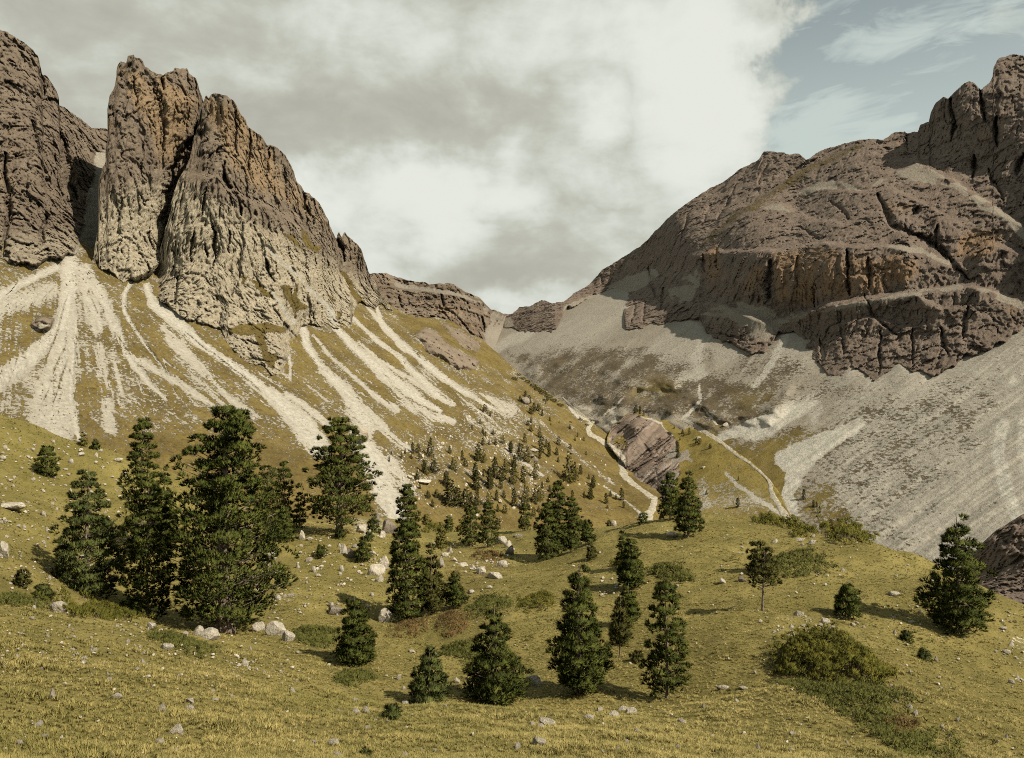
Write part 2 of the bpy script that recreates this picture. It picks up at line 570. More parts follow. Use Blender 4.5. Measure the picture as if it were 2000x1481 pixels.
def rocky(amp, wl, seed, strat=0.0, scree_damp=True):
    """fractal rock relief: upright pillars and joints, cross-cut by bedding"""
    def crack(Q, s, sd, wd):
        n = perlin(Q[:, 0] / s[0] + sd, Q[:, 1] / s[1] + sd, Q[:, 2] / s[2] + sd)
        n2 = perlin(Q[:, 0] / s[0] * 2.3 + sd, Q[:, 1] / s[1] * 2.3, Q[:, 2] / s[2] * 2.3)
        mk = sstep(fbm(Q, (s[0] * 1.3,) * 3, 2, sd + 1.5), -.15, .3)
        return np.exp(-((n + .28 * n2) / wd) ** 2) * mk

    def fn(P, px, py, at):
        A = amp
        wob = fbm(P, (wl * .9,) * 3, 3, seed + 5)[:, None] * np.array([wl * .35, wl * .35, wl * .2])
        Q = P + wob
        big = fbm(Q, (wl, wl, wl * 3.2), 3, seed, ridged=True)
        mid = fbm(Q, (wl * .36, wl * .36, wl * .8), 4, seed + 11, ridged=True)
        fin = .8 * fbm(Q, (wl * .12, wl * .12, wl * .42), 5, seed + 23, gain=.78)
        up = 1 if strat else 2.0
        blk = .9 * blocks(P + .3 * wob, (wl * .42, wl * .42, wl * 1.5 * up), seed + 3) + .5 * blocks(P + .2 * wob, (wl * .16, wl * .16, wl * .5 * up), seed + 4) + .34 * blocks(P, (wl * .07, wl * .07, wl * .17 * up), seed + 6)
        d = A * (.42 * (big - .42) + .10 * (mid - .42)) - A * .30 * fin + A * .72 * blk
        d = d + A * .5 * crack(Q, (wl * .55, wl * .55, wl * 2.4), seed + 41, .07) + A * .25 * crack(Q, (wl * .2, wl * .2, wl * .9), seed + 47, .11)
        d = d + A * .3 * crack(Q, (wl * .085, wl * .085, wl * .5), seed + 57, .13) + A * .75 * crack(Q, (wl * .32, wl * .32, wl * 4.5), seed + 61, .05) - A * .22
        if strat:
            zz = Q[:, 2] + 5.0 * fbm(P, (60, 60, 30), 3, seed + 31)
            f = (zz / strat) % 1.0
            k = .25 + .75 * sstep(fbm(P, (80, 80, 50), 2, seed + 35), -.3, .3)
            d += k * (A * .42 * (sstep(f, .0, .75) - .5) + A * .2 * (((zz / strat * 2.7) % 1.0) - .5))
        damp = 1 - .93 * np.clip(at['scree'], 0, 1) if scree_damp else 1
        damp = damp * (1 - .55 * np.clip(at['grass'], 0, 1))
        return d * damp
    return fn


def wobble(px, py, a, s, seed):
    P = np.c_[px, py, np.full(len(px), seed * 7.7)]
    return px + a * fbm(P, (s, s, 1e6), 3, seed), py + a * fbm(P, (s, s, 1e6), 3, seed + 4.4)


# ---- the far left peak
M_ROCK_L = mountain_mat("dolomite_left", 1.0)
PEAK_SKY = [(-140, 40), (-60, 30), (0, 59), (14, 63), (26, 70), (46, 81), (67, 95), (75, 109), (82, 130), (84, 146), (92, 147), (104, 168), (116, 186), (118, 204), (133, 212), (151, 228), (179, 248), (193, 250), (207, 250), (250, 280)]
PEAK_BASE = [(-140, 500), (0, 508), (60, 512), (130, 492), (150, 492), (190, 500), (250, 500)]


def peak_attrs(px, py):
    wx, wy = wobble(px, py, 7, 40, 1.0)
    sc = inpoly(wx, wy, [(148, 495), (165, 430), (172, 380), (190, 300), (215, 290), (215, 500)], 8)
    oc = .25 * inpoly(wx, wy, [(30, 90), (80, 110), (118, 210), (60, 190)], 25) + .35 * inpoly(wx, wy, [(0, 180), (60, 260), (40, 500), (-50, 480)], 40)
    return dict(grass=np.zeros(len(px)), scree=sc, white=.1 * sc + (1 - sc) * .55 * sstep(wy, 380, 500), ochre=oc)


def peak_feat(px, py, Y):
    return clefts(px, py, [([(8, 300, 6), (18, 420, 8), (5, 500, 8)], 14), ([(82, 140, 4), (86, 190, 5)], 10), ([(62, 235, 6), (75, 300, 8)], 10),
                           ([(120, 260, 7), (135, 330, 9), (150, 390, 8)], 14), ([(88, 420, 6), (82, 480, 6)], 12)])


relief("peak", "mountain", PEAK_SKY, PEAK_BASE,
       [(-140, 520, 320), (0, 520, 352), (60, 515, 365), (130, 500, 388), (190, 500, 435), (250, 500, 440), (0, 300, 430), (80, 300, 440), (100, 430, 415), (170, 400, 470),
        (0, 59, 500), (100, 160, 510), (200, 250, 540), (180, 330, 500), (-140, 40, 480), (250, 280, 540), (-140, 300, 400)],
       1.9, M_ROCK_L, peak_attrs, peak_feat, rocky(6.0, 32, 2.2), jag=(4, 30), seed=1.0, wob=6, dive=.0035)

# ---- the first tower
TOWER_SKY = [(176, 520), (184, 500), (193, 453), (190, 440), (191, 372), (200, 330), (207, 316), (211, 246), (212, 190), (223, 168), (228, 133), (235, 119), (246, 121), (249, 107), (260, 105), (262, 112), (274, 116), (282, 128), (298, 137), (309, 144),
             (319, 147), (330, 140), (337, 140), (339, 133), (365, 133), (369, 144), (383, 154), (391, 176), (395, 197), (402, 235), (425, 300), (440, 340)]
TOWER_BASE = [(176, 515), (200, 520), (240, 545), (300, 520), (322, 505), (440, 500)]


def tower_attrs(px, py):
    wx, wy = wobble(px, py, 7, 40, 2.0)
    oc = .5 * inpoly(wx, wy, [(235, 130), (300, 140), (395, 190), (390, 240), (330, 330), (280, 240), (240, 170)], 25) + .2
    return dict(grass=np.zeros(len(px)), scree=np.zeros(len(px)), white=.08 + .72 * sstep(wy + .2 * (wx - 200), 300, 460), ochre=oc)


def tower_feat(px, py, Y):
    return clefts(px, py, [([(388, 240, 9), (368, 285, 12), (345, 340, 14), (325, 420, 13), (320, 510, 12)], 30), ([(300, 170, 4), (320, 240, 6), (318, 300, 5)], 6),
                           ([(318, 150, 4), (322, 175, 4)], 8), ([(240, 360, 5), (235, 420, 5)], 6), ([(262, 150, 3), (268, 210, 4)], 5)])


relief("tower", "mountain", TOWER_SKY, TOWER_BASE,
       [(176, 520, 402), (240, 550, 397), (300, 525, 415), (330, 510, 444), (440, 500, 470), (200, 400, 412), (260, 380, 418), (320, 380, 448), (230, 140, 450), (260, 105, 455), (215, 220, 432), (300, 200, 446), (360, 200, 462),
        (395, 200, 490), (380, 300, 480), (440, 340, 500), (190, 440, 409)],
       1.7, M_ROCK_L, tower_attrs, tower_feat, rocky(5.2, 28, 7.7), jag=(3.5, 26), seed=2.0, wob=7, dive=.0035)

# ---- the second tower and the long ridge down to the right
RIDGE_SKY = [(296, 560), (304, 520), (318, 470), (330, 425), (340, 370), (352, 345), (368, 315), (383, 262), (395, 205), (404, 186), (409, 191), (416, 184), (442, 186), (456, 197), (462, 211), (481, 232), (486, 246), (505, 263), (521, 283), (527, 281), (544, 290), (558, 305), (569, 323),
             (576, 344), (586, 362), (593, 376), (602, 377), (614, 386), (628, 404), (642, 439), (651, 456), (656, 468), (663, 452), (668, 462), (674, 453), (688, 470), (700, 477), (708, 492), (716, 512), (722, 533), (734, 548), (742, 572), (752, 590), (766, 600)]
RIDGE_BASE = [(296, 560), (310, 578), (320, 590), (355, 615), (390, 630), (430, 642), (445, 680), (470, 690), (500, 705), (525, 722), (548, 724), (562, 690), (576, 660), (590, 634), (612, 640), (640, 628), (672, 638), (684, 636), (690, 600), (700, 585), (720, 590), (745, 592), (766, 604)]


def ridge_attrs(px, py):
    wx, wy = wobble(px, py, 6, 26, 3.0)
    g = np.zeros(len(px))
    for poly in ([(548, 452), (575, 462), (610, 498), (600, 490), (575, 475)], [(585, 450), (600, 455), (612, 480), (628, 478), (622, 495), (600, 485)],
                 [(480, 545), (500, 550), (535, 583), (520, 580)], [(546, 558), (565, 556), (572, 575), (580, 553), (585, 565), (580, 580), (600, 600), (575, 612), (562, 590)],
                 [(440, 646), (470, 634), (520, 631), (560, 640), (556, 650), (510, 650), (470, 656)], [(498, 648), (516, 650), (524, 690), (512, 695), (502, 670)],
                 [(664, 524), (676, 530), (700, 575), (720, 600), (700, 600), (690, 580)], [(655, 608), (668, 612), (662, 625)], [(635, 570), (656, 585), (650, 590)],
                 [(528, 690), (540, 690), (535, 720), (520, 715), (505, 690)], [(470, 540), (485, 540), (470, 560)]):
        g = np.maximum(g, inpoly(wx, wy, poly, 3.5))
    sc = np.maximum(streak(wx, wy, [(520, 480, 4), (560, 520, 5), (590, 545, 5)], .6) * .7, streak(wx, wy, [(530, 575, 3), (552, 600, 4), (575, 630, 5)], .6) * .8)
    sc = np.maximum(sc, streak(wx, wy, [(600, 560, 4), (630, 590, 5), (655, 630, 6)], .6) * .7)
    oc = .62 * inpoly(wx, wy, [(400, 190), (460, 200), (600, 380), (650, 450), (620, 440), (560, 400), (480, 360), (440, 300)], 20) + .1 + .25 * inpoly(wx, wy, [(660, 450), (715, 500), (745, 580), (690, 540)], 15)
    pale = sstep(wy - .55 * (wx - 350), 290, 420) * .85 + .1
    return dict(grass=g * .95, scree=sc, white=np.maximum(sc * .3, pale), ochre=oc)


def ridge_feat(px, py, Y):
    c = clefts(px, py, [([(488, 250, 3), (484, 335, 4)], 9), ([(525, 288, 3.5), (519, 345, 4)], 11), ([(405, 365, 3), (394, 421, 4)], 9), ([(418, 440, 4), (421, 490, 4), (417, 525, 2)], 13), ([(379, 450, 5), (371, 512, 5)], 12),
                        ([(402, 478, 3), (404, 505, 3)], 9), ([(447, 452, 3), (446, 495, 2)], 9), ([(435, 316, 4), (440, 355, 4), (465, 388, 5), (470, 421, 4)], 10), ([(450, 385, 4), (452, 400, 4)], 8), ([(593, 372, 4), (600, 439, 5)], 12), ([(652, 460, 5), (668, 490, 6), (673, 512, 5)], 16),
                        ([(520, 508, 5), (528, 525, 5), (534, 550, 2)], 13), ([(625, 455, 2.5), (627, 470, 2.5)], 8), ([(509, 482, 2), (511, 500, 2)], 6), ([(555, 330, 3), (560, 390, 4)], 8), ([(600, 400, 4), (612, 440, 5)], 9), ([(350, 540, 3), (340, 600, 3)], 6),
                        ([(457, 560, 3), (452, 580, 3)], 6), ([(535, 340, 3), (530, 380, 3)], 6), ([(460, 215, 3), (463, 300, 3)], 6)])
    l = ledges(px, py, [([(355, 345), (400, 352), (425, 350), (440, 372), (480, 395), (530, 410), (590, 455), (650, 500)], 14, 14, 200)])
    return c + l


def y_ridge(px, py):
    c = np.array([(430, 642), (390, 630), (340, 605), (310, 578), (500, 705), (548, 724), (590, 640), (640, 630), (680, 632), (745, 592), (766, 604)], float)
    pts = [(a, b, y_left(a, b) - 3) for a, b in c]
    pts += [(500, 560, 436), (400, 480, 418), (330, 480, 424), (360, 330, 436), (400, 186, 448), (442, 186, 456), (440, 330, 430), (500, 263, 472), (505, 420, 448), (560, 305, 500), (576, 430, 486), (600, 500, 485), (602, 377, 520), (651, 456, 545), (655, 540, 540),
            (700, 477, 580), (742, 572, 600), (600, 580, 465), (296, 560, 430), (320, 430, 430)]
    p = np.asarray(pts)
    fit = tps_fit(p[:, :2] / 100., 1000. / p[:, 2], 1e-3)
    return 1000. / tps_eval(fit, np.c_[px, py] / 100.)


M_ROCK_R = mountain_mat("dolomite_ridge", 1.0, rock=((0.125, 0.097, 0.071), (0.228, 0.186, 0.136)))
relief("ridge", "mountain", RIDGE_SKY, RIDGE_BASE, None, 1.7, M_ROCK_R, ridge_attrs, ridge_feat, rocky(5.0, 25, 4.1), jag=(4, 22), below=26, seed=3.0, w_fn=y_ridge, wob=6, dive=.0035)

# ---- the far ridge closing the valley
M_ROCK_F = mountain_mat("dolomite_far", .6, scree=((0.14, 0.122, 0.096), (0.21, 0.185, 0.147)), strat=.75, bumpd=1.6)
FAR_SKY = [(700, 545), (728, 533), (740, 534), (754, 534), (783, 543), (811, 550), (825, 550), (839, 555), (860, 553), (867, 555), (870, 553), (886, 554), (909, 570), (937, 582), (951, 596), (958, 603), (972, 608), (988, 614), (1020, 612), (1070, 610)]
FAR_BASE = [(700, 600), (760, 612), (850, 625), (900, 660), (960, 695), (1070, 690)]


def far_attrs(px, py):
    wx, wy = wobble(px, py, 5, 30, 4.0)
    sc = inpoly(wx, wy, [(935, 585), (960, 605), (1000, 620), (1030, 690), (950, 690), (945, 650), (960, 630)], 6) * sstep(fbm(np.c_[px + .6 * py, py * .3, np.zeros(len(px))], (14, 24, 10), 3, 4.9), -.45, .1)
    sc = np.maximum(sc, .75 * streak(wx, wy, [(775, 556, 5), (830, 566, 5), (890, 572, 5), (930, 590, 4)], .7))
    oc = .5 * inpoly(wx, wy, [(740, 570), (780, 575), (900, 600), (940, 640), (910, 660), (850, 610)], 12)
    return dict(grass=np.zeros(len(px)), scree=sc, white=sc * .12, ochre=oc)


relief("far", "mountain", FAR_SKY, FAR_BASE,
       [(700, 600, 900), (780, 610, 920), (900, 650, 940), (960, 690, 958), (1020, 690, 1010), (985, 640, 1092), (1070, 650, 1180), (700, 545, 950), (800, 550, 1000), (886, 554, 1000), (960, 605, 1060), (1020, 615, 1180), (1070, 610, 1250), (800, 570, 985), (900, 585, 985), (880, 610, 955)],
       1.7, M_ROCK_F, far_attrs,
       lambda px, py, Y: ledges(px, py, [([(740, 560), (790, 568), (860, 572), (940, 590)], 25, 6, 300)]) + clefts(px, py, [([(780, 575, 2), (784, 600, 2)], 20), ([(862, 575, 3), (866, 600, 3)], 20), ([(940, 620, 4), (945, 650, 3)], 20)]),
       rocky(9, 40, 9.1, strat=16), jag=(2.5, 22), below=30, seed=4.0)

# ---- the left flank: grass streaked with scree
M_LEFT = mountain_mat("slope_left", 1.0, tilt=(1, 1, 1.3), bumpd=1.0)
LS_SKY = [(-160, 470), (0, 470), (130, 455), (190, 490), (300, 495), (350, 560), (430, 590), (500, 620), (560, 620), (640, 570), (700, 550), (747, 583), (758, 594), (780, 606), (811, 620), (853, 620), (881, 627), (916, 652), (940, 662), (972, 690), (1004, 719), (1039, 747), (1074, 768), (1098, 785), (1126, 806), (1148, 819), (1190, 850), (1250, 905), (1310, 970)]
LS_BASE = [(-160, 900), (0, 900), (300, 990), (600, 1010), (760, 1060), (1000, 1075), (1200, 1065), (1310, 1060)]
SCREE_L = [  # tongues of scree, (x, y, half width): position of the real gullies
    ([(137, 515, 20), (137, 560, 21), (130, 600, 17), (118, 640, 14)], 1.0), ([(122, 630, 12), (100, 662, 16), (60, 700, 20), (0, 742, 24), (-80, 800, 30)], .9),
    ([(0, 578, 12), (50, 550, 9), (112, 522, 8)], .95), ([(-100, 640, 60), (0, 600, 30), (100, 570, 20)], .55),
    ([(140, 600, 22), (128, 680, 36), (108, 770, 52), (100, 850, 60)], .66), ([(150, 620, 3), (142, 700, 5), (138, 780, 8), (148, 830, 6), (158, 870, 4)], .95),
    ([(165, 530, 20), (185, 600, 28), (190, 640, 22)], .66), ([(190, 560, 12), (222, 630, 13), (245, 690, 10), (285, 742, 7), (325, 782, 3)], .8), ([(250, 690, 7), (300, 720, 8), (350, 750, 8), (420, 795, 5)], .62),
    ([(262, 543, 5), (243, 575, 5), (243, 610, 4), (258, 635, 4), (290, 682, 3), (320, 720, 2)], .9), ([(200, 690, 40), (230, 760, 30)], .36), ([(210, 790, 18), (215, 840, 16)], .5),
    ([(287, 560, 8), (300, 595, 12), (340, 625, 16), (380, 663, 12), (430, 698, 9), (480, 732, 11), (520, 764, 15), (558, 795, 22), (590, 830, 26), (622, 872, 26)], 1.0),
    ([(320, 640, 14), (380, 720, 22), (440, 780, 22), (500, 815, 10)], .45), ([(375, 690, 3), (420, 745, 4), (460, 790, 4)], .66), ([(560, 770, 6), (600, 795, 8), (640, 830, 8)], .7),
    ([(592, 635, 9), (600, 677, 9), (620, 705, 8), (653, 742, 11), (684, 773, 16), (697, 800, 22), (718, 832, 22)], .98), ([(715, 800, 10), (745, 835, 12), (775, 862, 10), (800, 880, 8)], .72), ([(700, 850, 24), (735, 910, 28), (758, 975, 30), (790, 1030, 20)], .95), ([(760, 900, 16), (800, 960, 14)], .6),
    ([(640, 625, 6), (653, 634, 8), (684, 670, 9), (716, 701, 10), (758, 736, 14), (800, 766, 15), (830, 787, 8), (860, 803, 4)], 1.0), ([(740, 735, 8), (790, 785, 12), (840, 815, 14), (885, 822, 8)], .6),
    ([(676, 605, 3), (700, 632, 4), (740, 668, 5), (775, 692, 6), (818, 738, 9), (855, 772, 10), (888, 790, 5)], .92), ([(800, 740, 8), (850, 770, 12)], .5),
    ([(735, 600, 4), (747, 631, 5), (782, 669, 7), (825, 705, 8), (863, 736, 8), (905, 764, 7), (951, 792, 5), (985, 803, 3)], .92), ([(690, 560, 4), (720, 600, 5), (750, 640, 6), (790, 685, 6)], .66),
    ([(612, 655, 3), (640, 690, 4), (690, 735, 5), (735, 775, 8), (775, 800, 8)], .6), ([(700, 665, 3), (740, 705, 5), (790, 735, 6)], .6), ([(563, 690, 3), (568, 715, 3), (566, 740, 3)], .8), ([(900, 760, 10), (960, 785, 20), (1000, 800, 16)], .4),
    ([(1094, 774, 2), (1110, 795, 3), (1130, 815, 3)], .85), ([(1180, 950, 3), (1230, 985, 3), (1270, 1020, 4)], .9), ([(990, 880, 6), (1060, 930, 5)], .4), ([(1060, 830, 6), (1130, 890, 7), (1200, 950, 6)], .42)]


def left_attrs(px, py):
    wx, wy = wobble(px, py, 5, 26, 5.0)
    wx2, wy2 = wobble(px, py, 3.0, 9, 5.5)
    w = np.zeros(len(px))
    for pts, v in SCREE_L:
        w = np.maximum(w, v * streak(.5 * wx + .5 * wx2, .5 * wy + .5 * wy2, [(q[0], q[1], q[2] * .74) for q in pts], .75))
    # fine runnels along the fall line
    fall = (px - 640) * .75 - (py - 700) * .9
    run = fbm(np.c_[fall, (px + py) * .12, np.zeros(len(px))], (11, 11, 10), 4, 6.1, ridged=True)
    run2 = fbm(np.c_[px - 135 - (py - 520) * .1 * np.sign(px - 135), py * .12, np.zeros(len(px))], (12, 30, 10), 3, 6.9, ridged=True)
    fan = inpoly(px, py, [(100, 540), (190, 540), (340, 790), (-100, 840), (-160, 700)], 30)
    run = run * (1 - fan) + run2 * fan
    rows = fbm(np.c_[fall * (1 - fan) + (px - 135 - (py - 520) * .3) * fan, (px + py) * .3, np.zeros(len(px))], (5, 30, 10), 3, 6.5)
    w = np.clip(w * (1 + .9 * rows * (w < .97)) , 0, 1)
    fine = fbm(np.c_[fall * (1 - fan) + (px - 135 - (py - 520) * .35 * np.sign(px - 135)) * fan + 6 * fbm(np.c_[px, py, np.zeros(len(px))], (60, 60, 10), 2, 6.3), (px + py) * .3, np.zeros(len(px))], (6, 34, 10), 3, 7.5)
    zone = inpoly(px, py, [(-160, 540), (160, 500), (300, 540), (420, 640), (560, 720), (740, 580), (1000, 780), (980, 850), (700, 900), (620, 880), (420, 830), (200, 880), (-160, 850)], 40)
    w = np.maximum(w, .6 * sstep(fine, .24, .5) * zone * (.3 + .7 * sstep(fbm(np.c_[px, py, np.zeros(len(px))], (90, 90, 10), 2, 7.9), -.3, .3)))
    w = w * (1 - .75 * sstep(-fine, .22, .45) * (w > .05))
    rock = inpoly(wx, wy, [(812, 655), (830, 640), (850, 648), (872, 668), (905, 690), (935, 705), (930, 720), (890, 720), (870, 700), (840, 690)], 5)
    rock = np.maximum(rock, inpoly(wx, wy, [(60, 635), (80, 618), (105, 622), (100, 640), (75, 645)], 4))
    rock = np.maximum(rock, .8 * inpoly(wx, wy, [(860, 630), (900, 645), (940, 670), (930, 690), (900, 675)], 5))
    rock = np.maximum(rock, inpoly(wx, wy, [(690, 850), (700, 835), (718, 840), (716, 860), (700, 862)], 4))
    g = .84 - .30 * sstep(run, .25, .8) * (1 - sstep(py, 820, 900)) - .1 * sstep(px, 300, 100)
    g = g * (1 - np.clip(w, 0, 1) ** .8 * .97) - .35 * (w > .3) * (w < .8) * sstep(run, .2, .6)
    dark = inpoly(wx, wy, [(758, 596), (811, 620), (881, 627), (940, 662), (1010, 725), (980, 730), (900, 690), (820, 650), (770, 620)], 8)
    g = np.maximum(g, dark * .92) * (1 - rock)
    boul = inpoly(px, py, [(745, 870), (900, 830), (980, 780), (1010, 800), (1060, 900), (1060, 960), (1000, 1000), (900, 1000), (800, 960)], 30)
    g = g - .16 * boul
    lush = inpoly(px, py, [(1060, 780), (1150, 850), (1240, 960), (1280, 1010), (1180, 1000), (1100, 940), (1050, 860)], 30)
    g = np.maximum(g, lush * .86 * (1 - .9 * np.clip(w, 0, 1)))
    sc = np.clip(1 - 1.2 * rock, 0, 1)
    return dict(grass=np.clip(g, 0, 1), scree=sc, white=np.clip(w * 1.1 - .25, 0, 1), ochre=rock * .1 - .3, rock=rock, chute=w)


def left_disp(P, px, py, at):
    base = 2.0 * fbm(P, (40, 40, 40), 3, 12.0) + .55 * fbm(P, (5, 5, 5), 3, 14.0)
    rock = at['rock'] * (-4.0 - 5.0 * fbm(P, (11, 11, 18), 3, 15.0, ridged=True) - 4.5 * fbm(P, (3.5, 3.5, 5), 4, 15.5, gain=.75))
    fall = (px - 640) * .75 - (py - 700) * .9
    gul = 1.2 * fbm(np.c_[fall, (px + py) * .1, np.zeros(len(px))], (26, 26, 10), 3, 16.0)
    boul = inpoly(px, py, [(745, 870), (900, 830), (980, 780), (1010, 800), (1060, 900), (1060, 960), (1000, 1000), (900, 1000), (800, 960)], 30)
    return base + rock + gul + 2.2 * at['chute'] * sstep(py, 900, 700) + boul * 1.6 * fbm(P, (4, 4, 4), 3, 17.0, ridged=True)


def left_y(px, py):
    y = y_left(px, py)
    y = y - 22 * np.exp(-(((px - 870) / 90) ** 2 + ((py - 670) / 50) ** 2))
    y = y - 36 * np.exp(-((px - 1290) / 80) ** 2 - ((py - 985) / 60) ** 2)
    return np.clip(y, 60, 1200)


relief("left", "scree_slope", LS_SKY, LS_BASE, None, 2.15, M_LEFT, left_attrs, None, left_disp, jag=(1.6, 30), below=30, seed=5.0, w_fn=left_y)

# ---- the right mountain
M_ROCK_B = mountain_mat("dolomite_right", .8, rock=((0.122, 0.092, 0.071), (0.226, 0.180, 0.141)), ochre=(0.235, 0.157, 0.094), scree=((0.195, 0.168, 0.13), (0.285, 0.252, 0.197)), bumpd=2.6)
RM_SKY = [(985, 616), (1000, 612), (1011, 606), (1013, 601), (1032, 599), (1057, 587), (1073, 592), (1085, 594), (1099, 589), (1115, 580), (1120, 573), (1137, 564), (1151, 557), (1176, 529), (1197, 515), (1218, 501), (1250, 482), (1300, 431), (1346, 392), (1384, 370), (1419, 350), (1451, 329), (1483, 312), (1491, 298), (1511, 295),
          (1532, 298), (1542, 305), (1553, 300), (1562, 300), (1574, 310), (1605, 294), (1637, 284), (1672, 275), (1704, 271), (1725, 271), (1749, 257), (1767, 257), (1772, 261), (1793, 256), (1797, 243), (1814, 238), (1818, 220), (1827, 203), (1842, 189), (1851, 192), (1862, 182), (1893, 157), (1904, 161), (1916, 175), (1932, 162),
          (1939, 150), (1937, 141), (1949, 115), (1978, 105), (2000, 110), (2060, 95), (2160, 130)]
RM_BASE = [(985, 640), (1040, 645), (1085, 640), (1100, 600), (1150, 580), (1200, 562), (1216, 600), (1222, 640), (1245, 634), (1300, 622), (1345, 612), (1365, 613), (1381, 650), (1417, 666), (1466, 690), (1507, 668), (1520, 640), (1559, 650), (1584, 690), (1600, 715), (1616, 731), (1640, 728), (1660, 719), (1701, 735), (1735, 722), (1758, 711), (1790, 722), (1822, 731), (1900, 690), (2000, 638), (2160, 560)]


def rm_attrs(px, py):
    wx, wy = wobble(px, py, 7, 34, 7.0)
    sc = np.zeros(len(px))
    for poly, v in (([(1742, 340), (1788, 319), (1802, 322), (1862, 350), (1925, 389), (2000, 440), (2000, 470), (1960, 431), (1897, 396), (1862, 368), (1812, 357), (1775, 350)], 1.0),
                    ([(1525, 385), (1602, 354), (1644, 352), (1686, 375), (1660, 372), (1600, 372)], .9), ([(1686, 372), (1721, 347), (1735, 352), (1700, 366)], .8),
                    ([(1365, 615), (1400, 600), (1440, 588), (1507, 603), (1580, 612), (1530, 640), (1500, 665), (1466, 660), (1420, 620)], .95),
                    ([(1580, 612), (1644, 594), (1705, 584), (1800, 566), (1900, 552), (1900, 562), (1806, 577), (1700, 596), (1640, 604)], .9),
                    ([(1100, 600), (1150, 578), (1215, 545), (1280, 520), (1290, 535), (1255, 560), (1225, 580), (1216, 640), (1100, 660)], 1.0),
                    ([(1300, 565), (1340, 540), (1362, 520), (1370, 560), (1340, 600), (1310, 590)], .7), ([(1900, 560), (1960, 570), (2000, 590), (2000, 605), (1950, 590)], .8),
                    ([(1451, 400), (1525, 400), (1560, 425), (1530, 415)], .7), ([(1700, 480), (1790, 478), (1870, 520), (1850, 520), (1790, 495)], .75), ([(985, 620), (1000, 616), (1010, 640), (985, 645)], 1.0)):
        sc = np.maximum(sc, v * inpoly(wx, wy, poly, 5))
    sc = sc * sstep(fbm(np.c_[px, py, np.zeros(len(px))], (36, 22, 10), 4, 45.0), -.42, .02)
    gr = .5 * streak(wx, wy, [(1370, 480, 5), (1440, 420, 7), (1500, 385, 8), (1560, 345, 8), (1620, 310, 8), (1680, 285, 6)], .8)
    oc = np.zeros(len(px))
    for poly, v in (([(1510, 495), (1610, 480), (1655, 490), (1720, 492), (1800, 500), (1790, 545), (1720, 575), (1640, 590), (1560, 600), (1510, 590)], .72), ([(1368, 490), (1402, 470), (1420, 540), (1375, 560)], .65), ([(1440, 520), (1500, 510), (1500, 580), (1450, 580)], .6),
                    ([(1870, 460), (1910, 445), (1965, 455), (1950, 500), (1890, 515), (1860, 500)], .8), ([(1930, 560), (2000, 540), (2000, 620), (1945, 600)], .5), ([(1680, 390), (1780, 380), (1800, 420), (1740, 440)], .42), ([(1725, 275), (1770, 265), (1765, 300), (1730, 295)], .5),
                    ([(1590, 650), (1612, 660), (1616, 710), (1600, 700)], .5), ([(1790, 620), (1870, 600), (1850, 640), (1800, 660)], .4), ([(1480, 340), (1510, 310), (1530, 330), (1490, 370)], .35), ([(1880, 260), (1960, 200), (1990, 240), (1920, 290)], .32)):
        oc = np.maximum(oc, v * inpoly(wx, wy, poly, 16))
    return dict(grass=gr, scree=sc, white=sc * .05, ochre=oc)


